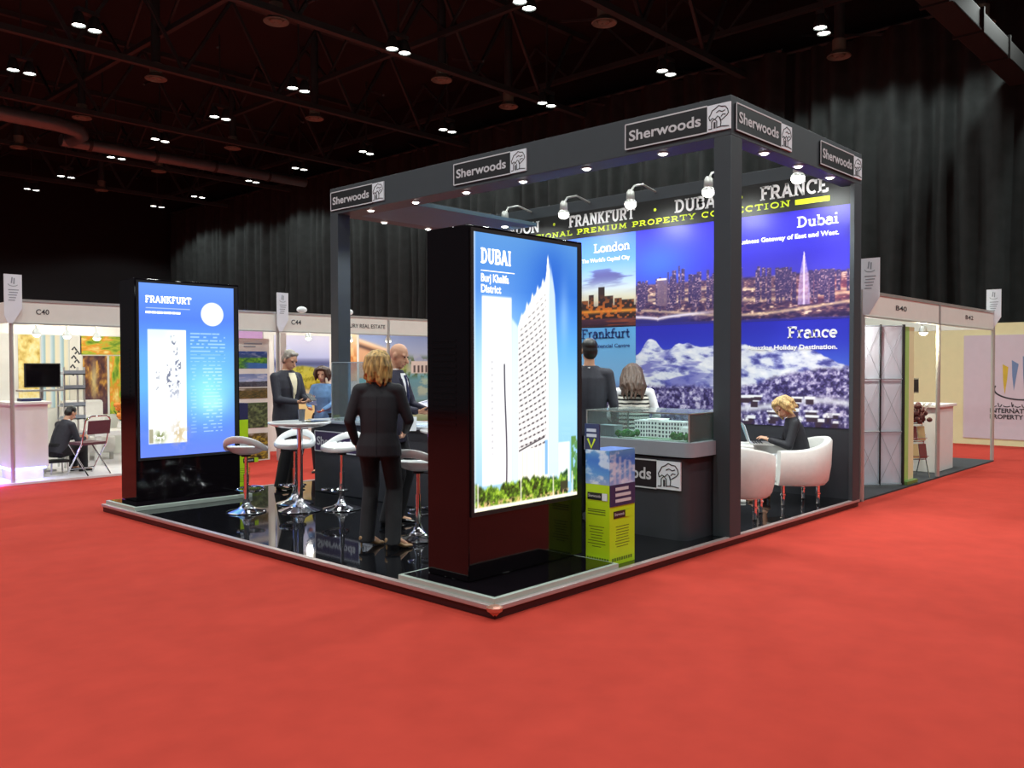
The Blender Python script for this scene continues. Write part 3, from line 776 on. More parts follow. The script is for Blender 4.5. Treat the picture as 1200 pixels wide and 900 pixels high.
def totem(name, label, fn, x0, y0, dy, title, sub, plinth):
    t = thing(name, label, 'display screen', (x0+.62, y0+.2, .08), world=True)
    px0, px1, py0, py1 = plinth
    m = MB(); m.box(px0, px1, py0, py1, .08, .125); m.build('plinth', M_plinth, t, bevel=.004)
    m = MB(); m.box(px0+.03, px1-.03, py0+.03, py1-.03, .125, .129); m.build('plinth_top', M_black, t)
    m = MB(); m.box(x0, x0+1.25, y0, y0+dy, .129, 2.58); c = m.build('casing', M_black, t, bevel=.008)
    m = MB()
    for z in [1.2+.045*i for i in range(14)]: m.box(x0-.003, x0, y0+.12, y0+dy-.06, z, z+.018)
    m.build('vent_slats', M_black, c)
    m = MB(); b = .03
    for (a, q, d, e) in ((x0+.02, x0+1.23, .575, .605), (x0+.02, x0+1.23, 2.535, 2.56), (x0+.02, x0+.045, .605, 2.535), (x0+1.18, x0+1.23, .605, 2.535)):
        m.box(a, q, y0-.012, y0, d, e)
    m.build('bezel', M_matblk, t)
    s = picture('lit_screen', fn, (x0+.045, y0-.004, .605), (1.135, 0, 0), (0, 0, 1.93), 200, 340, M_screen, t)
    Mt = emit('screen_white', (255, 255, 255), 1.35)
    if title == 'DUBAI':
        lettering('screen_title', 'DUBAI', s, (x0+.12, y0-.006, 2.325), X_, Z_, .105, Mt, width=.31, slab=True, depth=.001)
        m = MB(); m.box(x0+.12, x0+.46, y0-.007, y0-.005, 2.272, 2.278); m.build('title_rule', Mt, s)
        lettering('screen_subtitle', 'Burj Khalifa', s, (x0+.12, y0-.006, 2.20), X_, Z_, .055, Mt, width=.28, depth=.001, bold=.03)
        lettering('screen_subtitle', 'District', s, (x0+.12, y0-.006, 2.125), X_, Z_, .055, Mt, width=.2, depth=.001, bold=.03)
    else:
        lettering('screen_title', 'FRANKFURT', s, (x0+.12, y0-.006, 2.32), X_, Z_, .075, Mt, width=.53, slab=True, depth=.001, thick=.2)
        m = MB()
        x = x0+.12
        for w in (.06,.05,.07,.09,.04,.05): m.box(x, x+w, y0-.007, y0-.005, 2.20, 2.225); x += w+.008
        m.build('subtitle_line', Mt, s)
    return t
totem('display_totem', 'large black screen totem showing a tower under the word DUBAI', s_dubai, .2, .44, .42, 'DUBAI', '', (.04, 1.385, .04, 1.0))
totem('display_totem', 'black screen totem showing FRANKFURT on blue at the platform corner', s_frank, .21, 5.66, .38, 'FRANKFURT', '', (.04, 1.42, 5.32, 6.05))

# ================================================================== lime promotional columns
def s_sky(u, v, k=0):
    c = grad(v, [(0,(150,170,220)),(.3,(90,150,220)),(.7,(50,110,200)),(1,(90,150,200))])
    c = mix(c, (236,240,250), .8*sst(.48,.7,fbm(u*3+k,v*5,4+k)))
    for q in range(4): c = mix(c, (206,210,236), .6*rect(u,v,.15+.2*q+.5*k*0,.25+.2*q,.0,.9-.1*q,.02)*k)
    return c
def promo(loc, label, w=.165, d=.115, lime=False):
    t = thing('promotional_column', label, 'promotional stand', loc)
    m = MB(); m.box(-w, w, -d, d, 0, .62); m.build('lime_base', M_lime, t, bevel=.002)
    m = MB(); m.box(-w, w, -d, d, .62, .885); pb = m.build('upper_box', M_lime if lime else mat('sky_card', (70,110,190), .5), t)
    if not lime: picture('front_picture', s_sky, (-w, -d-.001, .62), (2*w,0,0), (0,0,.265), 40, 40, M_print, pb, k=1)
    if not lime: picture('side_picture', s_sky, (-w-.001, d, .62), (0,-2*d,0), (0,0,.265), 40, 40, M_print, pb, k=0)
    m = MB(); m.box(-w+.0, (-w+.012) if not lime else w, (d-.13) if not lime else -d, d+.01 if not lime else d, .86 if not lime else .886, 1.085); hd = m.build('header_card', M_navy, t)
    m = MB()
    for z, a in ((1.035,.02),(.995,.015)): m.box(-w-.002, -w, d-.12+a, d-.01, z-.012, z+.012)
    m.build('text_lines', M_inkg, hd)
    m = MB(); m.stroke([(0,.07),(.035,.0),(.07,.07)], .016, (-w, d-.02, .9), -Y_, Z_, .003); m.build('chevron', M_inky, hd)
    m = MB(); m.box(-w-.002, w*.98, -d-.006, -d, .455, .62); nb = m.build('navy_band', M_navy, t)
    m = MB()
    for z, a in ((.585,.1),(.54,.04),(.495,.03)): m.box(-.1, -.1+.22-a*.5, -d-.008, -d-.006, z-.012, z+.012)
    m.build('text_lines', M_inkg, nb)
    for o_, ex, w_ in ((V((-w+.05,-d,.36)), X_, .2), (V((-w, d-.02,.50)), -Y_, .19)):
        b = MB(); b.obox(o_, ex*w_, Z_*.055, ex.cross(Z_)*.004); b = b.build('logo_strip', M_sign, t)
        lettering('lettering', 'Sherwoods', b, o_ + ex*.008 + Z_*.02 + ex.cross(Z_)*.004, ex, Z_, .022, M_inkg, width=w_*.62, depth=.001)
        q = MB(); q.obox(o_ + ex*(w_*.74), ex*(w_*.26), Z_*.055, ex.cross(Z_)*.006); q.build('emblem_plate', M_lime if ex == X_ else M_signw, b)
    m = MB(); rg = random.Random(3)
    for z in [.42,.405,.385]: m.box(-w-.001, -w, -d+.04, d-.02, z, z+.008)
    for z in [.29-.022*i for i in range(8)]:
        q = .02+.05*rg.random(); m.box(-w-.001, -w, -d+q+.02, d-q, z, z+.006); m.box(-.1+q*.4, .1-q*.4, -d-.001, -d, z, z+.006)
    for k in range(9): m.box(-w-.001, -w, -d+.01+.024*k, -d+.028+.024*k, .03, .055); m.box(-w+.03+.03*k, -w+.052+.03*k, -d-.001, -d, .03, .055)
    m.build('fine_print', M_lines, t)
    return t
promo((1.565, .25, .08), 'lime green and blue card column beside the DUBAI screen')
promo((1.54, 5.86, .08), 'lime green and navy card column half hidden behind the FRANKFURT screen', .06, .15, True)

# ================================================================== counters
t = thing('reception_counter', 'long charcoal reception counter with purple logo sign and pale top', 'counter', (2.45, 4, .08), world=True)
m = MB(); m.box(2.2, 2.75, 2.3, 5.2, .08, .93); m.build('body', M_panel, t, bevel=.01)
m = MB(); m.box(2.14, 2.8, 2.25, 5.25, .93, .965); m.build('counter_top', M_case, t, bevel=.008)
m = MB(); m.box(2.23, 2.72, 2.33, 5.17, .08, .12); m.build('kick_plate', M_matblk, t)
logo_board(t, (2.2, 5.165, .585), -Y_, 1.1, .24, bg=M_signp)
t = thing('acrylic_panel', 'upright clear acrylic sheet standing on the reception counter', 'panel', (2.22, 4.6, .965), world=True)
m = MB(); m.box(2.21, 2.218, 4.1, 4.85, .965, 1.655); m.build('sheet', M_acryl, t)
m = MB()
for a in (4.1, 4.844): m.box(2.207, 2.221, a, a+.006, .965, 1.66)
m.box(2.207, 2.221, 4.1, 4.85, 1.652, 1.66); m.build('edge_strip', M_alu, t)
m = MB(); m.box(2.17, 2.25, 4.12, 4.2, .965, .985); m.box(2.17, 2.25, 4.74, 4.82, .965, .985); m.build('foot', M_alu, t)
def paper(name, label, cat, loc, w, h, rz, m_, tilt=0, group=None):
    t = thing(name, label, cat, loc, rz, group)
    t.rotation_euler = (tilt, 0, rz)
    m = MB(); m.box(-w/2, w/2, -h/2, h/2, 0, .003); m.build('sheet', m_, t)
    m = MB()
    for k in range(6): m.box(-w*.38, w*(.36-.06*(k % 3)), h*(.3-.1*k), h*(.33-.1*k), .003, .0035)
    m.build('print_lines', M_inkb, t)
    m = MB(); m.box(-w*.38, w*.38, h*.36, h*.44, .003, .0036); m.build('headline', M_navy, t)
    return t
M_paper = mat('pale_blue_paper', (196, 214, 228), .5, vary=.02)
paper('brochure', 'pale blue brochure lying flat on the counter beside the suited man', 'brochure', (2.36, 3.28, .965), .5, .32, R(80), M_paper)
paper('brochure', 'second pale brochure lying further right on the reception counter', 'brochure', (2.4, 2.82, .965), .5, .32, R(95), M_paper)

t = thing('display_counter', 'charcoal display counter with logo sign and a glass model case on top', 'counter', (2.95, .75, .08), world=True)
def rrect(x0, x1, y0, y1, r, n=6):
    p = []
    for cx, cy, a in ((x1-r,y1-r,0),(x0+r,y1-r,90),(x0+r,y0+r,180),(x1-r,y0+r,270)):
        p += [(cx+r*math.cos(R(a+90*i/n)), cy+r*math.sin(R(a+90*i/n))) for i in range(n+1)]
    return p
m = MB(); m.prism(rrect(2.6, 3.3, .2, 1.3, .1), (0,0,.08), X_, Y_, .715); m.build('body', M_panel, t, smooth=True)
m = MB(); m.prism(rrect(2.63, 3.27, .23, 1.27, .08), (0,0,.795), X_, Y_, .02); m.build('shadow_gap', M_matblk, t, smooth=True)
m = MB(); m.prism(rrect(2.57, 3.33, .14, 1.34, .08), (0,0,.815), X_, Y_, .125); m.build('case_base', M_case, t, smooth=True)
m = MB(); m.prism(rrect(2.61, 3.29, .18, 1.30, .06), (0,0,.94), X_, Y_, .004); m.build('base_board', mat('pale_board', (205,212,214), .5), t, smooth=True)
logo_board(t, (2.6, 1.27, .52), -Y_, 1.02, .25)
gz0, gz1 = .944, 1.19
for nm, (a, b, c_, d) in (('glass_pane', (2.61, 2.616, .18, 1.3)), ('glass_pane', (3.284, 3.29, .18, 1.3)), ('glass_pane', (2.616, 3.284, .18, .186)), ('glass_pane', (2.616, 3.284, 1.294, 1.3))):
    m = MB(); m.box(a, b, c_, d, gz0, gz1); m.build(nm, M_glass, t)
m = MB(); m.box(2.605, 3.295, .175, 1.305, gz1, gz1+.008); m.build('glass_lid', M_glass, t)
m = MB(); e = .005
for x in (2.612, 3.288):
    m.box(x-e, x+e, .175, 1.305, gz1-e, gz1+e)
    for y in (.182, 1.298): m.box(x-e, x+e, y-e, y+e, gz0, gz1)
for y in (.182, 1.298): m.box(2.61, 3.29, y-e, y+e, gz1-e, gz1+e)
m.build('case_edges', M_alu, t)
# architectural model
M_mw = emit('model_white_glow', (250,252,250), .45); M_mwin = mat('model_window', (96,100,112), .25, vary=.1); M_mlit = emit('model_lit', (255,252,240), 1.2)  # white and roof materials glow slightly, added to brighten the model
t = thing('model_building', 'white architectural model of a four storey block inside the glass case', 'scale model', (2.95, .62, .944), world=True)
mass = [(2.86,3.02,.80,.92,.15),(2.90,3.04,.66,.80,.165),(2.86,3.02,.55,.66,.15),(2.9,3.04,.42,.55,.15),(2.86,3.0,.34,.42,.10)]
for (a,b,c_,d,h) in mass:
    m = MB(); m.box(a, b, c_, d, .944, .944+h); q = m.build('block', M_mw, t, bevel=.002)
    m = MB(); nf = int(h/.037); ny = max(2, int((d-c_)/.03))
    for f in range(nf):
        for k in range(ny):
            y = c_+(k+.25)*(d-c_)/ny; z = .952+f*.037; m.box(a-.0015, a, y, y+(d-c_)/ny*.55, z, z+.022)
        for k in range(4):
            x = a+(k+.25)*(b-a)/4; m.box(x, x+.02, c_-.0015, c_, .952+f*.037, .974+f*.037)
    m.build('windows', M_mwin, q)
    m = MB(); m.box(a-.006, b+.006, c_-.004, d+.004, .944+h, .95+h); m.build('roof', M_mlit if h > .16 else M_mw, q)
t = thing('model_block', 'plain grey massing block standing at the left end of the model', 'scale model', (2.75, 1.13, .944), world=True)
m = MB(); m.box(2.68, 2.82, 1.03, 1.24, .944, 1.05); m.build('block', mat('model_grey', (150,158,166), .5), t, bevel=.003)
m = MB()
for k in range(7): m.box(2.678, 2.68, 1.045+.028*k, 1.05+.028*k, .95, 1.045)
m.build('grooves', M_case, t)
# shrubs and ground of the model
t = thing('model_garden', 'green model trees and lawn around the white model block', 'scale model', (2.9, .6, .944), world=True)
m = MB(); m.prism(rrect(2.64, 3.2, .22, .98, .05), (0,0,.944), X_, Y_, .003); m.build('lawn', M_green, t)
rg = random.Random(12)
for k in range(46):
    y = rg.choice([rg.uniform(.88,1.0), rg.uniform(.22,.5), rg.uniform(.22,.4), rg.uniform(.86,1.0)]); x = rg.uniform(2.68,2.83) if rg.random() < .8 else rg.uniform(3.08,3.18)
    r_ = rg.uniform(.018,.032); z = .947
    m = MB(); m.tube([(x,y,z),(x,y,z+r_)], .003, 5)
    vs = []; m.ellip((x,y,z+r_*1.2), (r_, r_, r_*1.05), n=9, m=6)
    m.v = [(p[0]+rg.uniform(-.003,.003), p[1]+rg.uniform(-.003,.003), p[2]) for p in m.v]
    m.build('model_tree', M_green, t)
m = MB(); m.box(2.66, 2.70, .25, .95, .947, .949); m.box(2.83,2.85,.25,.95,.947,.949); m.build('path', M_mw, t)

# ================================================================== bar stools
def stool():
    t = thing('bar_stool', 'x', 'stool', (0,0,0))
    m = MB(); m.lathe([(.20,0),(.205,.008),(.19,.018),(.1,.04),(.05,.075),(.034,.12),(.03,.14)], n=32); m.build('base', M_chrome, t, smooth=True, angle=50)
    m = MB(); m.lathe([(.026,.12),(.026,.40)], n=18); m.lathe([(.018,.39),(.018,.6)], n=16); m.build('column', M_chrome, t, smooth=True)
    m = MB(); pts = [(.02*0-.024, -.0, .2)]; pts = []
    for k in range(22):
        a = 2*math.pi*k/22; pts.append((.14*math.cos(a), .13+.13*math.sin(a), .225+.012*math.sin(a)))
    m.tube(pts, .011, 8, closed=True); m.lathe([(.034,.205),(.034,.245)], n=16); m.build('footrest', M_chrome, t, smooth=True)
    m = MB(); m.lathe([(.05,.585),(.05,.6),(.03,.61)], n=16); m.bar((.0,.0,.592),(.17,-.02,.585),.008); m.build('lift_lever', M_matblk, t)
    # moulded shell: dish plus a loop that rises behind; +Y is the sitter's front
    b = MB()
    n = 26; prof = [(0,.604),(.07,.606),(.13,.622),(.175,.652),(.195,.672)]
    def dish(r, z, up):
        out = []
        for k in range(n):
            a = 2*math.pi*k/n; x = r*math.cos(a)*1.04; y = r*math.sin(a)
            out.append(V((x, y, z + up*(r/.195)**2*(.024*max(0,-math.sin(a)) - .012*max(0,math.sin(a))))))
        return out
    rings = [dish(r, z, 1) for r, z in prof[1:]] + [dish(r-.008, z+.016, 1) for r, z in prof[::-1][:-1]]
    vs = [V((0,0,.604))] + [q for rr in rings for q in rr] + [V((0,0,.622))]; fs = []
    for k in range(n): fs.append((0, 1+(k+1)%n, 1+k))
    for i in range(len(rings)-1):
        for k in range(n): l = (k+1)%n; fs.append((1+i*n+k, 1+i*n+l, 1+(i+1)*n+l, 1+(i+1)*n+k))
    q = 1+(len(rings)-1)*n
    for k in range(n): fs.append((q+k, q+(k+1)%n, len(vs)-1))
    b.add(vs, fs)
    secs = []; N = 44
    loopc = []
    for k in range(N):
        a = 2*math.pi*k/N; s = max(0, -math.sin(a)); f = max(0, math.sin(a))
        loopc.append((V((.212*math.cos(a), .205*math.sin(a) - .035*s, .670 + .112*s**1.2 - .02*f)), .031+.014*s, a))
    vs = []; fs = []; K = 10
    for p, hgt, a in loopc:
        rad = V((math.cos(a), math.sin(a), 0))
        s = max(0, -math.sin(a)); upv = (Z_ + rad*.35*s).normalized()
        for j in range(K):
            b_ = 2*math.pi*j/K; vs.append(p + rad*(.016*math.cos(b_)) + upv*(hgt*math.sin(b_)))
    for i in range(N):
        for j in range(K): fs.append((i*K+j, ((i+1)%N)*K+j, ((i+1)%N)*K+(j+1)%K, i*K+(j+1)%K))
    b.add(vs, fs)
    organic('seat_shell', b, M_whitepl, t, .008, 3)
    return t
s0 = stool()
for i, (x, y, rz, lab) in enumerate([
        (.83, 4.43, R(-50), 'white moulded bar stool in front of the FRANKFURT screen'),
        (1.5, 4.55, R(135), 'white bar stool tucked behind the round bar table, facing the camera'),
        (1.62, 3.84, R(112), 'white bar stool beside the purple logo sign of the counter'),
        (1.12, 2.02, R(-62), 'white bar stool beside the black-suited woman, nearest the DUBAI screen')]):
    o = s0 if i == 0 else copy_tree(s0)
    o.location = (x, y, .08); o.rotation_euler.z = rz
    tag(o, lab, 'stool', 'white bar stools')

def bar_table():
    t = thing('bar_table', 'x', 'table', (0,0,0))
    m = MB(); m.lathe([(.0,.875),(.14,.88),(.26,.9),(.325,.925),(.33,.938),(.325,.945),(.0,.945)], n=40); m.build('table_top', M_whitepl, t, smooth=True)
    m = MB(); m.lathe([(.03,.1),(.03,.875)], n=20); m.lathe([(.09,.868),(.09,.88)], n=20); m.build('column', M_chrome, t, smooth=True)
    m = MB(); m.lathe([(.225,0),(.23,.008),(.2,.02),(.11,.045),(.055,.08),(.034,.13)], n=36); m.build('base', M_chrome, t, smooth=True, angle=50)
    return t
b0 = bar_table(); b0.location = (1.27, 4.10, .08); tag(b0, 'round white bar table on a chrome stem carrying a dark cup', 'table', 'white bar tables')
b1 = copy_tree(b0); b1.location = (1.6, 2.05, .08); tag(b1, 'round white bar table mostly hidden behind the DUBAI screen', 'table', 'white bar tables')
t = thing('cup', 'dark grey tumbler standing on the round bar table', 'cup', (1.36, 4.2, 1.025))
m = MB(); m.lathe([(.03,0),(.036,.09),(.04,.125),(.036,.125),(.03,.02)], n=20); m.build('body', mat('tumbler_grey', (92,94,100), .25), t, smooth=True)
m = MB(); m.lathe([(.036,.09),(.037,.1)], n=20); m.build('liquid', M_matblk, t)
t = thing('tablet', 'thin dark tablet lying on the round bar table', 'tablet', (1.38, 3.98, 1.025), R(20))
m = MB(); m.box(-.12,.12,-.085,.085,0,.008); m.build('body', M_matblk, t, bevel=.003)
m = MB(); m.box(-.105,.105,-.075,.075,.008,.0085); m.build('screen', M_black, t)

# ================================================================== tub chairs, low table, laptop
def tub(nm='tub_chair'):
    t = thing(nm, 'x', 'armchair', (0,0,0))
    # horseshoe shell, open towards +Y, higher at the back (-Y)
    n = 40; outer = []; vs = []; fs = []
    def prof(a):
        # a: -1..1 round the U from one arm front to the other
        th = a*math.pi*.5
        if abs(a) <= .62:
            q = a/.62*math.pi/2; p = V((.32*math.sin(q), -.32*math.cos(q)*.95, 0)); nrm = V((math.sin(q), -math.cos(q), 0))
        else:
            s = 1 if a > 0 else -1; p = V((s*.32, (abs(a)-.62)/.38*.32, 0)); nrm = V((s, 0, 0))
        return p, nrm
    for i in range(n+1):
        a = -1+2*i/n; p, nrm = prof(a)
        top = .60 + .12*(.5+.5*math.cos(min(1, abs(a)/.8)*math.pi))
        for (d, z) in ((.0,.23),(.02,.26),(.045,.6*top),(.055,top-.02),(.04,top),(-.02,top),(-.04,top-.025),(-.045,.5),(-.045,.23)):
            vs.append(p + nrm*d + Z_*z)
    K = 9
    for i in range(n):
        for j in range(K): fs.append((i*K+j, (i+1)*K+j, (i+1)*K+(j+1)%K, i*K+(j+1)%K))
    fs.append(tuple(range(K))); fs.append(tuple(n*K+j for j in range(K))[::-1])
    m = MB(); m.add(vs, fs); m.build('tub_shell', M_leather, t, smooth=True, angle=50)
    m = MB(); m.prism(rrect(-.275,.275,-.25,.31,.22), (0,0,.24), X_, Y_, .19); m.build('seat_cushion', M_leather, t, bevel=.02)
    m = MB(); m.prism(rrect(-.30,.30,-.28,.31,.26), (0,0,.215), X_, Y_, .025); m.build('under_panel', M_leather, t, smooth=True)
    for sx in (-1, 1):
        for sy in (-.16, .24):
            m = MB(); m.lathe([(.02,.0),(.022,.012),(.018,.02),(.02,.11),(.028,.115),(.028,.13),(.02,.135),(.02,.22)], (sx*(.24 if sy > 0 else .18), sy, 0), 14); m.build('leg', M_chrome, t, smooth=True)
    return t
c0 = tub(); c0.scale = (1.06, 1.06, 1.02); c0.location = (5.33, .46, .08); c0.rotation_euler.z = R(48); tag(c0, 'white leather tub chair at the back wall with the seated woman', 'armchair', 'white tub chairs')
c1 = copy_tree(c0); c1.location = (4.02, .50, .08); c1.rotation_euler.z = R(-62); tag(c1, 'white leather tub chair half hidden behind the corner post', 'armchair', 'white tub chairs')
t = thing('coffee_table', 'small square white table between the two tub chairs', 'table', (4.98, 1.12, .08), R(30))
m = MB(); m.box(-.28,.28,-.28,.28,.60,.64); m.build('table_top', M_white, t, bevel=.006)
m = MB(); m.box(-.05,.05,-.05,.05,.03,.60); m.build('column', M_white, t)
m = MB(); m.box(-.2,.2,-.2,.2,0,.03); m.build('base', M_white, t, bevel=.006)
t = thing('laptop', 'open silver laptop on the small white table', 'laptop', (5.12, .92, .72), R(32))
m = MB(); m.box(-.17,.17,-.24,0,0,.018); q = m.build('keyboard_base', M_alu, t, bevel=.004)
m = MB()
for r_ in range(4):
    for k in range(10): m.box(-.15+.03*k, -.127+.03*k, -.14+.028*r_, -.118+.028*r_, .018, .021)
m.build('keys', M_matblk, q)
m = MB(); m.obox((-.17,0,.018), (.34,0,0), (0,.012,.004), (0,.07,.215)); lid = m.build('lid', M_alu, t, bevel=.003)
m = MB(); m.obox((-.155,-.002,.03), (.31,0,0), (0,.002,0), (0,.062,.19)); m.build('screen', emit('laptop_screen', (190,215,235), .8), lid)
def p_lid(u, v):
    c = grad(v, [(0,(120,140,150)),(.5,(150,190,205)),(1,(170,215,230))])
    for k in range(5): c = mix(c, (96,112,128), .6*rect(u,v,.15+.15*k,.25+.15*k,.2,.5+.08*(k%3),.02))
    return c
picture('lid_picture', p_lid, (.15,.0175+.005,.04), (-.30,0,0), (0,.062,.185), 30, 20, M_print, lid)
# ================================================================== people
M_skin = mat('skin', (205, 156, 128), .55, vary=.05, scale=30)
M_suit = mat('navy_black_suit', (27, 26, 34), .75, vary=.1, scale=40)
M_suit2 = mat('charcoal_suit', (48, 48, 58), .8, vary=.1, scale=40)
M_navy_s = mat('navy_suit', (40, 38, 58), .8, vary=.1, scale=40)
M_trou = mat('dark_trousers', (20, 19, 25), .8, vary=.1, scale=40)
M_shirt = mat('white_shirt', (226, 226, 230), .7, vary=.03)
M_cream = mat('cream_shirt', (226, 214, 182), .7, vary=.03)
M_tie = mat('navy_tie', (36, 40, 78), .5, vary=.2, scale=60)
M_shoe = mat('black_shoe', (20, 18, 20), .25, vary=.1)
M_blond = mat('blond_hair', (176, 142, 84), .5, vary=.75, scale=16, stretch=(3, 3, .6))
M_blond2 = mat('golden_hair', (190, 158, 104), .5, vary=.5, scale=30, stretch=(2, 2, 1))
M_brown = mat('brown_hair', (72, 50, 38), .45, vary=.4, scale=26, stretch=(3, 3, .5))
M_black_h = mat('black_hair', (26, 22, 22), .4, vary=.2, scale=20)
M_greyh = mat('grey_hair', (150, 142, 132), .6, vary=.2, scale=40)
M_eye = mat('eye_dark', (40, 30, 26), .2, vary=.05)
M_lip = mat('lip', (176, 104, 92), .5, vary=.05)
M_blue = mat('blue_denim_shirt', (96, 132, 176), .8, vary=.12, scale=20)
M_stocking = mat('tan_stocking', (150, 108, 84), .5, vary=.05)

def stripes():
    if 'striped_knit' in MATS: return MATS['striped_knit']
    m = bpy.data.materials.new('striped_knit'); m.use_nodes = True; nt = m.node_tree; b = nt.nodes['Principled BSDF']
    tc = nt.nodes.new('ShaderNodeTexCoord'); w = nt.nodes.new('ShaderNodeTexWave'); w.bands_direction = 'Z'
    w.inputs['Scale'].default_value = 7.5; w.inputs['Distortion'].default_value = 1.2; w.inputs['Detail Scale'].default_value = 2
    r = nt.nodes.new('ShaderNodeValToRGB'); r.color_ramp.interpolation = 'CONSTANT'
    r.color_ramp.elements[0].color = (*lin((34,32,36)), 1); r.color_ramp.elements[1].color = (*lin((226,222,212)), 1); r.color_ramp.elements[1].position = .42
    nt.links.new(tc.outputs['Object'], w.inputs['Vector']); nt.links.new(w.outputs['Color'], r.inputs['Fac']); nt.links.new(r.outputs[0], b.inputs['Base Color'])
    b.inputs['Roughness'].default_value = .85
    MATS['striped_knit'] = m; return m

def rotx(p, o, a):
    p = V(p) - o; return V((p.x, p.y*math.cos(a)-p.z*math.sin(a), p.y*math.sin(a)+p.z*math.cos(a))) + o

def hand(mb, w, d, nrm, side, s=1.0, curl=.45, spread=1.0):
    """w wrist, d along the palm, nrm the way fingers curl, side +1 right / -1 left: thumb leaves the palm's edge"""
    d = V(d).normalized(); nrm = V(nrm); nrm = (nrm - d*nrm.dot(d)).normalized(); a = d.cross(nrm).normalized()*side
    mb.loft([(w - d*.015*s, a, nrm, .026*s, .021*s), (w + d*.02*s, a, nrm, .033*s, .019*s), (w + d*.06*s, a, nrm, .041*s, .017*s), (w + d*.088*s, a, nrm, .040*s, .014*s), (w + d*.096*s, a, nrm, .034*s, .009*s)], 12)
    for k, (ln, cu) in enumerate(((.072, .9), (.082, 1.0), (.076, 1.08), (.06, 1.15))):
        p = w + d*(.088-.006*abs(k-1))*s + a*((1.5-k)*.0235*spread)*s; ang = .12
        r0 = .0088*s
        for f, seg in enumerate((.45, .32, .25)):
            ang += curl*cu*(.7 if f == 0 else 1.0)
            q = p + (d*math.cos(ang) + nrm*math.sin(ang) + a*(1.5-k)*.03)*ln*seg*s
            mb.capsule(p, q, r0, r0*.9, 8); p = q; r0 *= .9
    p = w + d*.022*s + a*.03*s; t1 = (d*.62 + a*.7 + nrm*.35).normalized(); t2 = (d*.85 + a*.2 + nrm*.5).normalized()
    q = p + t1*.042*s; mb.capsule(p, q, .0125*s, .0105*s, 8); mb.capsule(q, q + t2*.03*s, .0105*s, .0085*s, 8)

def ik(a, b, l1, l2, pole):
    a, b = V(a), V(b); d = b - a; D = d.length
    if D > (l1+l2)*.995: b = a + d.normalized()*(l1+l2)*.995; d = b - a; D = d.length
    x = (l1*l1 - l2*l2 + D*D)/(2*D); h = math.sqrt(max(l1*l1 - x*x, 0)); t = d/D
    p = V(pole); p = (p - t*p.dot(t)).normalized()
    return a + t*x + p*h, b

SEC = {'m': [(.80,.178,.125),(.92,.176,.125),(1.04,.164,.118),(1.16,.172,.122),(1.27,.186,.126),(1.37,.185,.113),(1.44,.145,.084),(1.49,.078,.068)],
       'f': [(.82,.182,.13),(.92,.176,.126),(1.03,.140,.106),(1.14,.146,.11),(1.25,.160,.118),(1.35,.162,.102),(1.42,.128,.076),(1.475,.062,.058)]}

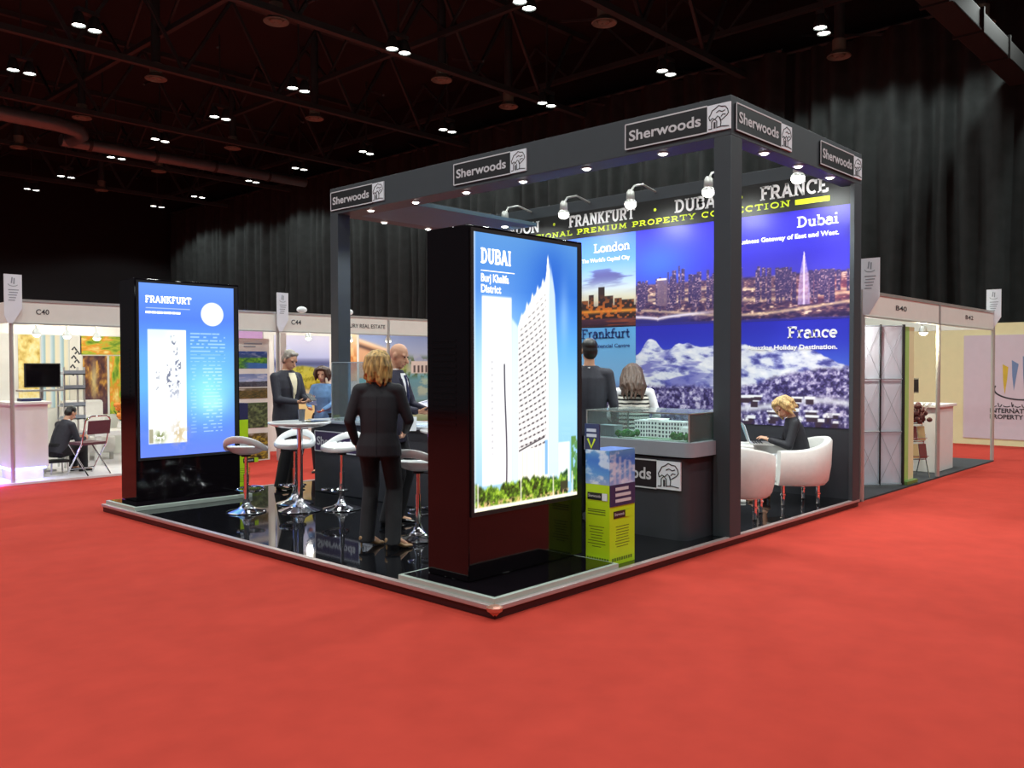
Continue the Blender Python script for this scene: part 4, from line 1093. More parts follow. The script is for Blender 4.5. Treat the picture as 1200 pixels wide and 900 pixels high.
def person(name_label, loc, rz, H=1.75, sex='m', seated=None, lean=0., nod=0., turn=0., hands=None, feet=None, heel=0.,
           top=None, bottom=None, shirt=None, tie=None, hair=None, hairmat=None, sleeve=None, skirt=False, curl=.45, knees=None,
           palm=None, group=None, toe=0., shoe_mat=None, wide=1.0):
    s = H/1.75
    t = thing('person', name_label, 'person', loc, rz, group)
    hz = .93*s if seated is None else seated + .09
    dz = hz - .93*s
    O = V((0, 0, hz))
    up = lambda p: rotx(V(p)*s + V((0,0,dz)), O, -lean)
    upv = lambda v: rotx(v, V((0,0,0)), -lean)
    sh = (.185 if sex == 'm' else .158)*wide
    body = MB(); secs = []
    for z, rx, ry in SEC[sex]:
        if seated is not None and z < .92: z = .90
        secs.append((up((0, .0 + (.012 if z > 1.2 else 0), z)), X_, upv(V((0,1,0))), rx*s*.9*wide, ry*s*.9))
    body.loft(secs, 18)
    nb = up((0, -.005, 1.46)); hc = rotx(V((0, .018, 1.632))*s + V((0,0,dz)), O, -lean)
    pv = up((0, 0, 1.52)); hc = rotx(hc, pv, -nod)
    rotn = Matrix.Rotation(turn, 3, 'Z'); F_ = V((0, math.cos(lean+nod), -math.sin(lean+nod))); U_ = V((0, math.sin(lean+nod), math.cos(lean+nod)))
    if turn: q = Matrix.Rotation(turn, 3, U_); F_ = q @ F_; R_ = q @ X_
    else: R_ = X_.copy()
    hp = lambda x, y, z: hc + (R_*x + F_*y + U_*z)*s
    body.capsule(nb, hp(0, -.02, -.055), .056*s if sex == 'm' else .047*s, .05*s if sex == 'm' else .043*s)
    # head
    body.ellip(hp(0, -.008, .03), (.074*s, .092*s, .088*s), (R_, F_, U_))
    body.ellip(hp(0, .022, -.032), (.058*s, .066*s, .078*s), (R_, F_, U_))
    body.ellip(hp(0, .058, -.083), (.030*s, .026*s, .024*s), (R_, F_, U_))
    body.capsule(hp(0, .082, .008), hp(0, .108, -.03), .009*s, .015*s, 8)
    body.capsule(hp(-.045, .068, .028), hp(.045, .068, .028), .012*s, .012*s, 8)
    body.capsule(hp(-.02, .082, -.058), hp(.02, .082, -.058), .009*s, .009*s, 8)
    for sx in (-1, 1):
        body.ellip(hp(sx*.076, -.008, -.002), (.010*s, .02*s, .032*s), (R_, F_, U_), 10, 7)
    # arms
    hands = hands or {}; elbows = {}; wr = {}
    for sd, sx in (('l', -1), ('r', 1)):
        S = up((sx*sh, 0, 1.405)); tg = hands.get(sd, (sx*(sh+.09), .04, .80)); T = V((tg[0]*s, tg[1]*s, tg[2]*s + dz)) if seated is None else V(tg)
        E, T = ik(S, T, .285*s, .255*s, (sx*.55, -.7, -.5)); elbows[sd] = E; wr[sd] = (S, E, T)
        body.capsule(up((sx*.09, 0, 1.40)), S, .06*s, .05*s); body.capsule(S, E, .047*s, .037*s); body.capsule(E, T, .037*s, .025*s)
        d = (T - E).normalized(); pn = (palm or {}).get(sd, (-sx*1.0, .25, .1))
        hd = (palm or {}).get(sd + 'd', d)
        hand(body, T, hd, pn, (1 if sd == 'r' else -1) * 1, s*(.98 if sex == 'm' else .9), curl)
    # legs
    legs = {}
    for sd, sx in (('l', -1), ('r', 1)):
        hip = V((sx*.092*s, 0, hz - .02*s))
        if seated is None:
            fx, fy = (feet or {}).get(sd, (sx*.10, 0.0)); an = V((fx*s, fy*s, .085*s + heel)); kn, an = ik(hip, an, .43*s, .425*s, (0, 1, 0))
        else:
            kn = V((knees or {}).get(sd, (sx*.11, .42, seated + .06))); an = V((feet or {}).get(sd, (sx*.11, .42, .085 + heel)))
        legs[sd] = (hip, kn, an)
        lr = 1.0 if skirt else .8
        body.capsule(hip, kn, .078*s*lr, .052*s*lr); body.capsule(kn, an, .05*s*lr, .034*s)
        if skirt: body.ellip(kn.lerp(an, .3) + V((0, -.010*s, 0)), (.045*s, .048*s, .10*s))
        td = Matrix.Rotation(toe, 3, 'Z') @ V((sx*.12, 1, 0)).normalized()
        body.capsule(an + V((0,-.02*s,-.03*s)), an + td*.13*s + V((0,0,-.055*s-heel)), .032*s, .024*s)
    organic('body', body, M_skin, t, .0075, 3)
    # eyes, mouth
    for sx in (-1, 1):
        m = MB(); m.ellip(hp(sx*.03, .078, .012), (.011*s, .008*s, .0075*s), (R_, F_, U_), 10, 7); m.build('eye', M_eye, t, smooth=True)
    m = MB(); m.ellip(hp(0, .091, -.058), (.02*s, .005*s, .005*s), (R_, F_, U_), 10, 7); m.build('mouth', M_lip, t, smooth=True)
    # clothing
    if top:
        jk = MB(); secs = []
        for z, rx, ry in SEC[sex]:
            if seated is not None and z < .86: z = .88
            secs.append((up((0, .012 if z > 1.2 else 0, z)), X_, upv(V((0,1,0))), rx*s*wide + .008, ry*s + .010))
        jk.loft(secs, 22)
        sl = MB() if sleeve else jk
        for sd in ('l', 'r'):
            S, E, T = wr[sd]; sx = -1 if sd == 'l' else 1; d = (T - E).normalized()
            sl.capsule(up((sx*.08, 0, 1.41)), S, .066*s, .060*s); sl.capsule(S, E, .061*s, .05*s); sl.capsule(E, T - d*.02*s, .05*s, .036*s)
        j = organic('jacket' if not sleeve else 'knit_top', jk, top, t, .009, 4)
        if sleeve: organic('sleeves', sl, sleeve, t, .009, 4)
        # front opening with shirt, lapels
        def front(x, z, off):
            zs = [q[0] for q in SEC[sex]]; rx = np.interp(z, zs, [q[1]*wide for q in SEC[sex]]) + .008/s; ry = np.interp(z, zs, [q[2] for q in SEC[sex]]) + .010/s
            y = ry*math.sqrt(max(0, 1-(x/rx)**2)) + .012*(1 if z > 1.2 else 0) + off
            return up((x, y, z))
        if shirt:
            m = MB(); zs = [1.10+.02*i for i in range(19)]; nn = 9; vs = []; fs = []
            for z in zs:
                w = np.interp(z, [1.10, 1.42, 1.47], [.012, .062, .05])
                for k in range(nn): vs.append(front(-w+2*w*k/(nn-1), z, .004))
            for z in zs:
                w = np.interp(z, [1.10, 1.42, 1.47], [.012, .062, .05])
                for k in range(nn): vs.append(front(-w+2*w*k/(nn-1), z, -.02))
            N = len(zs)*nn
            for i in range(len(zs)-1):
                for k in range(nn-1): a = i*nn+k; fs.append((a, a+1, a+nn+1, a+nn)); fs.append((N+a, N+a+nn, N+a+nn+1, N+a+1))
            m.add(vs, fs); m.build('shirt_front', shirt, t, smooth=True)
            m = MB(); m.tube([nb + V((.058*math.cos(a_)*s, .055*math.sin(a_)*s, .018+.012*math.sin(a_))) for a_ in [R(20+k*32) for k in range(11)]], .015*s, 8, closed=True); m.build('collar', shirt, t, smooth=True)
            m = MB()
            for sx in (-1, 1):
                m.tube([front(sx*.015, 1.10, .004), front(sx*.05, 1.27, .006), front(sx*.075, 1.40, .004), up((sx*.062, -.01, 1.485))], [.006, .016, .015, .010], 8)
            m.build('lapel', top, t, smooth=True)
        if tie:
            m = MB(); m.tube([front(0, 1.44, .012), front(0, 1.40, .012), front(0, 1.25, .014), front(0, 1.12, .012)], [.014, .011, .017, .022], 8); m.build('tie', tie, t, smooth=True)
        m = MB(); m.tube([up((0, -SEC[sex][k][2]*1.0-.012/s+(.012 if SEC[sex][k][0] > 1.2 else 0), SEC[sex][k][0])) for k in range(0 if seated is None else 1, 6)], .0025, 5); m.build('back_seam', top, t)
    if bottom:
        tr = MB()
        tr.loft([(V((0, 0, hz-.10*s)), X_, Y_, .15*s, .11*s), (V((0, 0, hz-.03*s)), X_, Y_, .178*s, .122*s), (V((0, 0, hz+.06*s)), X_, Y_, .168*s, .118*s)] + ([] if seated is None else [(V((0, .01, hz+.15*s)), X_, Y_, .150*s, .108*s)]), 18)
        for sd in ('l', 'r'):
            hip, kn, an = legs[sd]
            if skirt:
                tr.capsule(hip, kn - (kn-hip).normalized()*.02, .10*s, .072*s)
            else:
                tr.capsule(hip, kn, .098*s, .077*s)
                e = an + V((0, -.012*s, -.045*s - heel*.8)) if seated is None else an + V((0,0,-.02))
                tr.loft([(kn + V((0,0,.08*s)), X_, Y_, .074*s, .076*s), (kn, X_, Y_, .075*s, .078*s), (kn.lerp(e, .35) + V((0,-.006*s,0)), X_, Y_, .076*s, .080*s), (kn.lerp(e, .7), X_, Y_, .073*s, .078*s), (e, X_, Y_, .070*s, .08*s)], 14)
        organic('skirt' if skirt else 'trousers', tr, bottom, t, .010, 4)
    # shoes
    for sd, sx in (('l', -1), ('r', 1)):
        an = legs[sd][2]; td = Matrix.Rotation(toe, 3, 'Z') @ V((sx*.12, 1, 0)).normalized(); ss = V((td.y, -td.x, 0)); g = V((an.x, an.y, 0)) if seated is None else V((an.x, an.y, an.z-.085-heel))
        sm = MB()
        sm.loft([(g - td*.075*s + Z_*(.028*s+heel*.9), ss, Z_, .02*s, .02*s), (g - td*.05*s + Z_*(.032*s+heel*.9), ss, Z_, .034*s, .028*s), (g + td*.02*s + Z_*(.034*s+heel*.6), ss, Z_, .038*s, .03*s),
                 (g + td*.10*s + Z_*(.026*s), ss, Z_, .046*s, .022*s), (g + td*.17*s + Z_*.02*s, ss, Z_, .036*s, .016*s), (g + td*.195*s + Z_*.017*s, ss, Z_, .012*s, .008*s)], 14)
        if heel: sm.capsule(g - td*.058*s + Z_*(.02+heel*.9), g - td*.062*s + Z_*.008, .013, .008, 8)
        else: sm.loft([(g - td*.03*s + Z_*.001, ss, td, .032*s, .05*s), (g - td*.03*s + Z_*.022, ss, td, .032*s, .05*s)], 12)
        organic('shoe', sm, shoe_mat or M_shoe, t, .006, 2)
    # hair
    hm = MB(); rg = random.Random(len(name_label))
    if hair in ('short', 'grey', 'bob', 'long', 'wavy'):
        # cap over the skull, open at the face
        hm.ellip(hp(0, -.022, .052), (.081*s, .092*s, .082*s), (R_, F_, U_))
        hm.ellip(hp(0, -.05, .0), (.078*s, .064*s, .085*s), (R_, F_, U_))
        if hair != 'short': hm.capsule(hp(-.04, .038, .098), hp(.04, .038, .098), .024*s, .024*s)
        for sx in (-1, 1): hm.capsule(hp(sx*.07, .012, .055), hp(sx*.074, .0, .02), .018*s, .012*s)
    if hair == 'bob':
        for k in range(44):
            a = R(-210 + 240*k/43); q_ = rg.uniform(.9, 1.08); x, y = .088*math.cos(a)*q_, .088*math.sin(a)*1.05*q_ - .02; L_ = rg.uniform(.13, .235)
            j1, j2, j3 = rg.uniform(-.016,.016), rg.uniform(-.022,.022), rg.uniform(-.014,.014)
            hm.tube([hp(x*.45+j3, y*.5, .118), hp(x*.98+j3, y*.98, .062), hp(x*1.16+j1, y*1.1, -.02), hp(x*1.08+j2, y*1.06-.008, .06-L_), hp(x*.78+j2*.5, y*.9, .03-L_)], [.013*s, .018*s, .019*s, .015*s, .005*s], 7)
        hm.ellip(hp(0, -.05, -.05), (.092*s, .07*s, .09*s), (R_, F_, U_))
    if hair == 'long':
        for k in range(38):
            a = R(-200 + 220*k/37); q_ = rg.uniform(.92, 1.1); x, y = .09*math.cos(a)*q_, .09*math.sin(a)*q_ - .02; L_ = rg.uniform(.3, .44); j = rg.uniform(-.02,.02)
            hm.tube([hp(x*.5, y*.6, .12), hp(x*1.05, y*1.0, .06), hp(x*1.32+j, y*1.15, -.05), hp(x*1.5-j, y*1.2-.015, -.16), hp(x*1.2+j, y*1.25-.02, .08-L_)], [.018*s, .022*s, .022*s, .02*s, .007*s], 7)
        hm.ellip(hp(0, -.065, -.09), (.115*s, .055*s, .14*s), (R_, F_, U_))
    if hair == 'wavy':
        for k in range(34):
            a = R(-215 + 250*k/33); x, y = .09*math.cos(a), .09*math.sin(a) - .015; w_ = rg.uniform(-.02, .02); L_ = rg.uniform(.13, .2)
            hm.tube([hp(x*.3, y*.4+.02, .125), hp(x*1.08+w_*.5, y*1.04, .08), hp(x*1.4+w_, y*1.25, .0), hp(x*1.28-w_, y*1.2, .08-L_)], [.022*s, .028*s, .026*s, .014*s], 8)
        hm.ellip(hp(.0, .045, .098), (.07*s, .045*s, .03*s), (R_, F_, U_))
    if hair == 'fringe':
        for k in range(16):
            a = R(-200 + 220*k/15); hm.ellip(hp(.072*math.cos(a), .078*math.sin(a)-.012, .012), (.012*s, .012*s, .034*s), (R_, F_, U_), 8, 6)
    if hm.v: organic('hair', hm, hairmat, t, .0065, 1 if hair in ('bob', 'long', 'wavy') else 2)
    return t, wr, hp

def held(name, label, cat, loc, mats, w, h, normal, up_, lines=True):
    n = V(normal).normalized(); u = V(up_); u = (u - n*u.dot(n)).normalized(); r = u.cross(n)
    t = thing(name, label, cat, loc)
    m = MB(); m.obox(r*(-w/2) + u*(-h/2), r*w, u*h, n*.006); m.build('sheet', mats[0], t)
    if lines:
        m = MB()
        for k in range(6): m.obox(r*(-w*.38) + u*(h*(.32-.1*k)) + n*.006, r*(w*(.74-.1*(k % 3))), u*(h*.03), n*.001)
        m.build('print_lines', mats[1], t)
        m = MB(); m.obox(r*(-w*.4) + u*(h*.38) + n*.006, r*(w*.8), u*(h*.06), n*.001); m.build('headline', M_navy, t)
    return t
def ltow(loc, rz, p):
    c, s_ = math.cos(rz), math.sin(rz); return V((loc[0]+p[0]*c-p[1]*s_, loc[1]+p[0]*s_+p[1]*c, loc[2]+p[2]))
def face_to(loc, tgt): return math.atan2(tgt[1]-loc[1], tgt[0]-loc[0]) - math.pi/2

# blond woman in black suit, seen from behind, turned a little to the right
lw = (.64, 1.97, .08); rw = face_to(lw, (1.62, 2.85))
person('blond woman in a black trouser suit standing with her back to the camera', lw, rw, 1.66, 'f', heel=.06,
       hands={'l': (-.22, .10, .92), 'r': (.20, .26, 1.02)}, feet={'l': (-.12, .05), 'r': (.13, -.05)}, toe=R(-48), top=M_suit, bottom=M_trou, hair='bob', hairmat=M_blond,
       nod=.06, turn=-.15, shoe_mat=mat('beige_shoe', (150, 116, 80), .4), wide=1.08)
q = ltow(lw, rw, (.23, .40, 1.02))
held('phone', 'small white card held by the blond woman in the black suit', 'phone', q, (M_signw, M_inkd), .075, .14, (-.6, -.6, .5), (.5, .5, .8), False)
# bald man in navy suit
lm = (1.41, 2.74, .08); rm = face_to(lm, (1.85, 1.78))
person('bald man in a navy suit and tie reading a sheet at the counter', lm, rm, 1.76, 'm', hands={'l': (-.13, .33, 1.10), 'r': (.12, .33, 1.10)}, lean=.04, nod=.28,
       palm={'l': (.5, .2, .8), 'r': (-.5, .2, .8)}, top=M_navy_s, bottom=M_trou, shirt=M_shirt, tie=M_tie, curl=.5)
q = ltow(lm, rm, (.0, .46, 1.165))
held('leaflet', 'pale leaflet held in both hands by the bald man', 'leaflet', q, (mat('leaflet_paper', (190, 186, 206), .5), M_inkb), .30, .21, (0, -.35, .9), (-.3, .9, .4))
# grey haired man
lg = (2.07, 5.62, .08); rg_ = face_to(lg, (2.3, 4.6))
person('grey-haired man in dark jacket and cream shirt looking at his phone', lg, rg_, 1.74, 'm', hands={'l': (-.09, .31, 1.12), 'r': (.10, .30, 1.10)}, nod=.42, lean=.02,
       palm={'l': (.5, .2, .8), 'r': (-.5, .2, .8)}, top=M_suit2, bottom=M_trou, shirt=M_cream, hair='grey', hairmat=M_greyh, curl=.6, wide=1.05)
q = ltow(lg, rg_, (.0, .42, 1.15))
held('phone', 'dark phone held by the grey-haired man', 'phone', q, (M_matblk, M_inkd), .08, .15, (0, -.5, .8), (0, .8, .5), False)
# person in blue in the aisle behind
lb = (3.72, 7.2, 0); rb = face_to(lb, (1.6, 5.6))
person('person in a blue shirt in the aisle behind the grey-haired man', lb, rb, 1.60, 'f', wide=.92, hands={'l': (-.10, .30, 1.05), 'r': (.12, .30, 1.08)}, nod=.2, top=M_blue, bottom=M_trou,
       hair='wavy', hairmat=M_brown, palm={'l': (.5, .2, .8), 'r': (-.5, .2, .8)})
q = ltow(lb, rb, (.05, .41, 1.12))
held('folder', 'dark folder with white stripe held by the person in blue', 'folder', q, (M_navy, M_inkw), .16, .22, (0, -.6, .6), (.3, .6, .8))
# dark-suited man seen from behind at the prints
ld = (3.06, 1.62, .08); rd = face_to(ld, (5.9, 3.6))
person('dark-haired man in a dark suit behind the model case, seen from behind', ld, rd, 1.80, 'm', top=M_suit2, bottom=M_trou, shirt=M_shirt, hair='short', hairmat=M_black_h, turn=.25)
# woman with striped top
ls = (3.66, 1.50, .08); rs = face_to(ls, (5.9, 3.2))
person('long-haired woman in a black and white striped top behind the model case', ls, rs, 1.55, 'f', top=stripes(), sleeve=M_shirt, bottom=M_trou, hair='long', hairmat=M_brown,
       hands={'l': (-.16, .24, 1.0), 'r': (.2, .2, .98)}, nod=.25, lean=.12, wide=1.28)
# seated blond woman typing
lc = (5.42, .43, .08); rc = R(32)
person('blond woman in a black jacket seated in a tub chair typing', lc, rc, 1.64, 'f', seated=.36, lean=.22, nod=.55, turn=.5, top=M_suit, bottom=M_shirt, skirt=True, hair='wavy', hairmat=M_blond2,
       hands={'l': (-.11, .37, .70), 'r': (.10, .38, .70)}, knees={'l': (-.10, .40, .46), 'r': (.10, .40, .46)}, feet={'l': (-.12, .42, .125), 'r': (.08, .44, .125)}, heel=.04, curl=.3,
       palm={'l': (0, 0, -1), 'r': (0, 0, -1)}, shoe_mat=mat('tan_shoe', (120, 84, 60), .4))
# ================================================================== neighbouring stalls
M_stall = mat('stall_white', (226, 226, 218), .55, vary=.02)
M_wallc = mat('stall_cream', (226, 224, 176), .7, vary=.02)
M_purple = mat('stall_lilac', (190, 150, 196), .7, vary=.04)
M_wfloor = mat('white_stall_floor', (224, 218, 220), .4, vary=.03)
M_dfloor = mat('dark_stall_mat', (52, 54, 58), .9, vary=.1)
def scenic(u, v, seed=0, sky=((150,180,220),(90,120,190)), land=((70,90,50),(150,150,90)), hor=.5, water=None, bld=None):
    c = grad(v, [(hor,sky[0]),(1,sky[1])]); c = mix(c, (240,240,244), .5*sst(.55,.75,fbm(u*4,v*7,seed)))
    h = hor + .12*(fbm(u*3,u*0,seed+2)-.4); g = 1-sst(h-.01,h+.01,v); t = fbm(u*16,v*18,seed+3)
    ld = grad(t, [(.3,land[0]),(.7,land[1])]); c = c*(1-g[...,None]) + ld*g[...,None]
    if water: c = mix(c, water, (1-sst(hor*.55-.02,hor*.55+.02,v+.1*(u-.5)))*sst(.2,.5,u))
    if bld:
        for (a,b,d,e,col) in bld: c = mix(c, col, rect(u,v,a,b,d,e)); c = mix(c, tuple(.45*k for k in col), .8*rect(u,v,a,b,d,e)*sst(.5,.6,vnoise(u*34,v*22,seed+5)))
    return c
def poster(name, label_part, parent, o, ex, ez, fn, n1=60, n2=60, **kw):
    o, ex, ez = V(o), V(ex), V(ez); nn = ex.cross(ez).normalized()
    m = MB(); m.obox(o - nn*.012, ex, ez, nn*.011); b = m.build(name, M_stall, parent)
    if label_part: b['label'] = label_part
    picture('picture', fn, o + nn*.001, ex, ez, n1, n2, M_print, b, **kw)
    return b
def fascia_text(parent, s, o, ex, h, w=None):
    return lettering('fascia_lettering', s, parent, o, ex, Z_, h, M_inkd, width=w, bold=.01)
def flag(label, x, y, ex=None):
    ex = ex or -Y_; o0 = V((x, y, 2.2)) - ex*.15
    t = thing('aisle_sign', label, 'sign', (x, y, 2.2), world=True)
    m = MB(); m.prism([(0,.10),(.04,0),(.10,0),(.22,.20),(.22,.66),(0,.66)], o0 + ex.cross(Z_)*.012, ex, Z_, .014); b = m.build('board', M_signw, t)
    m = MB(); o = o0 + ex.cross(Z_)*.027
    m.stroke([(.09,.54),(.10,.62)], .016, o, ex, Z_, .001); m.stroke([(.12,.53),(.125,.61)], .016, o, ex, Z_, .001); m.stroke(A(.11,.53,.06,.03,180,340,8), .008, o, ex, Z_, .001)
    for k in range(5): m.stroke([(.05+.01*(k%2),.45-.035*k),(.18-.012*k,.45-.035*k)], .012, o, ex, Z_, .001)
    m.build('printed_mark', M_case, b)
    return t
def stall_lamp(label, x, y, z, power, col=(1,.86,.66), tgt=None):
    t = thing('stall_spotlight', label, 'spotlight', (x, y, z), group='small spotlights of the white stalls')
    m = MB(); m.tube([(0,0,.02),(.0,.03,.12),(0,.06,.2)], .012, 8); m.build('arm', M_alu, t)
    m = MB(); m.lathe([(.03,.06),(.055,.02),(.065,-.03),(.055,-.03)], n=16); m.build('housing', M_alu, t, smooth=True)
    m = MB(); m.ellip((0,0,-.03), (.055,.055,.04)); m.build('bulb', M_lampw, t, smooth=True)
    point('stall_lamp_light', (x, y, z-.14), power, col, .06)
    return t

# ---- stall at far left (white corner stall)
S1 = thing('exhibition_stall', 'white corner stall numbered C40 at the far left', 'stall', (1.6, 10.7, 0), world=True)
m = MB(); m.box(-.9, 3.1, 9.12, 12.3, 0, .03); m.build('stall_floor', M_wfloor, S1)
for (x, y) in ((.08, 9.2), (3.1, 9.2), (.08, 12.2), (3.1, 12.2)):
    m = MB(); m.tube([(x, y, .03), (x, y, 2.5)], .028, 8); m.build('post', M_alu, S1, smooth=True)
m = MB(); m.box(.1, 3.1, 9.19, 9.215, 2.21, 2.50); f1 = m.build('fascia_board', M_stall, S1)
m = MB(); m.box(.07, .095, 9.2, 12.2, 2.21, 2.50); m.build('fascia_board', M_stall, S1)
m = MB(); m.box(.08, 3.1, 9.18, 9.225, 2.50, 2.535); m.box(.08, 3.1, 9.18, 9.225, 2.19, 2.21); m.build('fascia_rail', M_alu, S1)
m = MB(); m.box(.08, 3.1, 12.2, 12.24, .03, 2.5); m.build('back_panel', M_stall, S1)
m = MB(); m.box(3.08, 3.12, 9.25, 12.2, .03, 2.5); m.build('side_panel', M_stall, S1)
m = MB(); m.box(.1, 3.08, 10.9, 10.93, 2.12, 2.32); m.build('lamp_beam', M_stall, S1)
fascia_text(f1, 'C40', (.39, 9.19, 2.335), X_, .07, .17)
def p_food(u, v):
    c = grad(fbm(u*7, v*9, 3), [(.25,(60,30,44)),(.5,(120,72,50)),(.75,(226,170,70))]); c = mix(c, (66,40,70), .7*sst(.5,.2,v)); c = mix(c, (220,210,160), .8*np.exp(-((u-.45)/.12)**2-((v-.6)/.3)**2)); return c
def p_leaf(u, v):
    t = fbm(u*6, v*6, 8); return grad(t, [(.2,(90,140,30)),(.45,(190,196,60)),(.6,(236,150,40)),(.8,(246,226,140))])
def p_gold(u, v): return grad(fbm(u*4+v*3, v*12, 5), [(.2,(190,150,60)),(.5,(236,214,130)),(.8,(250,240,200))])
def p_stripe(u, v): return grad((u*3) % 1, [(0,(214,226,230)),(.4,(150,186,196)),(.5,(236,226,190)),(1,(226,222,206))])
poster('poster', 'dark glass-and-fruit poster', S1, (2.14, 12.19, .75), (.42,0,0), (0,0,1.05), p_food)
poster('poster', 'green and orange leaf poster', S1, (2.1, 12.19, 1.82), (.9,0,0), (0,0,.33), p_leaf)
poster('poster', 'golden fruit poster', S1, (2.6, 12.19, .75), (.42,0,0), (0,0,1.05), p_leaf)
poster('poster', 'gold stepped poster', S1, (1.1, 12.19, .9), (.34,0,0), (0,0,1.25), p_gold)
poster('poster', 'pale striped poster', S1, (1.46, 12.19, .9), (.45,0,0), (0,0,1.25), p_stripe)
b = poster('poster', 'white poster with black brush marks', S1, (1.92, 12.19, .75), (.2,0,0), (0,0,1.4), lambda u, v: grad(v, [(0,(226,220,206)),(1,(236,232,222))]))
m = MB()
for k, (x, z) in enumerate([(.08,1.15),(.13,1.08),(.07,1.0),(.12,.93),(.05,.84),(.09,.7)]): m.stroke([(x-.04, z), (x, z+.05), (x+.04, z-.01)], .03, (1.92, 12.188, .75), X_, Z_, .001)
m.build('brush_marks', M_inkd, b)
flag('white hanging aisle sign at the corner of the C40 stall', .13, 9.16, X_)
for i, (x, y, z) in enumerate([(.3,10.9,2.1),(.83,10.5,2.13),(1.27,10.5,2.11),(1.72,10.5,2.09)]):
    stall_lamp('warm glowing spotlight in the far left stall, ' + ORD[i+1] + ' from the left', x, y, z, 9)
t = thing('reception_desk', 'white reception desk with a blue glowing strip along its foot', 'desk', (.3, 9.9, .03), world=True)
m = MB(); m.box(.12, .6, 9.4, 10.0, .2, 1.08); m.build('body', M_white, t, bevel=.006)
m = MB(); m.box(.08, .64, 9.36, 10.04, 1.08, 1.12); m.build('desk_top', M_white, t, bevel=.006)
m = MB(); m.box(.17, .55, 9.46, 9.96, .03, .2); m.build('kick_plate', M_white, t)
m = MB(); m.box(.14, .58, 9.43, 9.45, .165, .195); m.box(.13, .15, 9.43, 9.98, .165, .195); m.build('light_strip', emit('blue_strip', (110, 130, 255), 9), t)
for x in (.25, .5): point('desk_strip_light', (x-.02, 9.36, .10), .7, (.25,.2,1), .03)
point('desk_strip_light', (.02, 9.7, .10), 1.2, (.45,.15,1), .03)
point('desk_strip_light', (-.2, 9.05, .12), 4, (.55,.1,1), .05)
t = thing('brochure_stack', 'stack of dark brochures on the white reception desk', 'brochures', (.42, 9.6, 1.12))
m = MB()
for k in range(5): m.box(-.13+.004*(k%2), .13+.004*(k%3), -.09, .09, .008*k, .008*k+.0075)
m.build('sheets', M_navy, t)
m = MB(); m.box(-.12,.12,-.08,.08,.04,.043); m.build('cover', M_paper, t)
t = thing('television', 'black flat television on a stand behind the reception desk', 'television', (.85, 10.3, .03), world=True)
m = MB(); m.box(.56, 1.06, 10.2, 10.24, 1.30, 1.66); q = m.build('screen_case', M_matblk, t, bevel=.006)
m = MB(); m.box(.58, 1.04, 10.195, 10.2, 1.325, 1.64); m.build('screen', M_black, q)
m = MB(); m.box(.79, .83, 10.25, 10.29, .06, 1.45); m.box(.66, .96, 10.12, 10.4, .03, .06); m.box(.5, 1.08, 10.1, 10.4, 1.24, 1.265); m.build('stand', M_alu, t)
t = thing('tray_rack', 'tall metal rack of stacked document trays in the C40 stall', 'rack', (1.36, 10.6, .03), world=True)
m = MB()
for x in (1.21, 1.51):
    for y in (10.48, 10.75): m.box(x-.012, x+.012, y-.012, y+.012, .03, 1.6)
m.build('frame', M_alu, t)
for z in (.5, .78, .98, 1.25, 1.48):
    m = MB(); m.box(1.20, 1.52, 10.46, 10.77, z, z+.015); m.box(1.20, 1.52, 10.46, 10.47, z, z+.07); m.box(1.23, 1.49, 10.5, 10.72, z+.015, z+.05); m.build('tray', M_case, t)
t = thing('folding_chair', 'chrome folding chair with plum seat at the edge of the C40 stall', 'chair', (1.16, 9.42, .03), R(14))
for s_ in (-1, 1):
    m = MB(); m.tube([(s_*.2, .22, 0), (s_*.2, -.12, .45), (s_*.2, -.22, .8), (s_*.17, -.23, .84)], .012, 8); m.build('leg', M_chrome, t, smooth=True)
    m = MB(); m.tube([(s_*.18, -.24, 0), (s_*.18, .2, .44)], .012, 8); m.build('leg', M_chrome, t, smooth=True)
m = MB(); m.tube([(-.2,-.22,.8),(-.12,-.235,.86),(.12,-.235,.86),(.2,-.22,.8)], .012, 8); m.tube([(-.2,.16,.08),(.2,.16,.08)], .01, 8); m.build('cross_rail', M_chrome, t, smooth=True)
M_plum = mat('plum_vinyl', (96, 60, 70), .5)
m = MB(); m.prism(rrect(-.19,.19,-.17,.22,.05), (0,0,.44), X_, Y_, .035); m.build('seat', M_plum, t, smooth=True)
m = MB(); m.obox((-.18,-.215,.6), (.36,0,0), (0,-.03,.2), (0,-.02,-.004)); m.build('backrest', M_plum, t, bevel=.006)
t = thing('armchair', 'white cushioned armchair against the posters of the C40 stall', 'armchair', (1.98, 11.75, .03), R(176))
m = MB(); m.box(-.36,.36,-.05,.5,.12,.4); m.build('seat', M_leather, t, bevel=.04)
m = MB(); m.box(-.36,.36,-.25,-.02,.12,.75); m.build('backrest', M_leather, t, bevel=.04)
m = MB(); m.box(-.34,.34,-.2,-.03,.7,1.0); m.build('head_cushion', M_leather, t, bevel=.05)
for s_ in (-.33, .27):
    for y in (-.2, .4): m = MB(); m.box(s_, s_+.05, y, y+.05, 0, .13); m.build('leg', M_alu, t)
t = thing('side_table', 'low white table with square legs in the C40 stall', 'table', (2.1, 10.75, .03))
m = MB(); m.box(-.45,.45,-.3,.3,.46,.54); m.build('table_top', M_white, t, bevel=.006)
for x in (-.42,.34):
    for y in (-.28,.2): m = MB(); m.box(x, x+.08, y, y+.08, 0, .46); m.build('leg', M_white, t)
t = thing('flower_arrangement', 'orange flower arrangement on the low white table', 'flowers', (2.22, 10.8, .57))
m = MB(); m.lathe([(.05,0),(.07,.04),(.05,.12),(.06,.14),(.04,.13)], n=16); m.build('vase', M_white, t, smooth=True)
m = MB(); rg = random.Random(5)
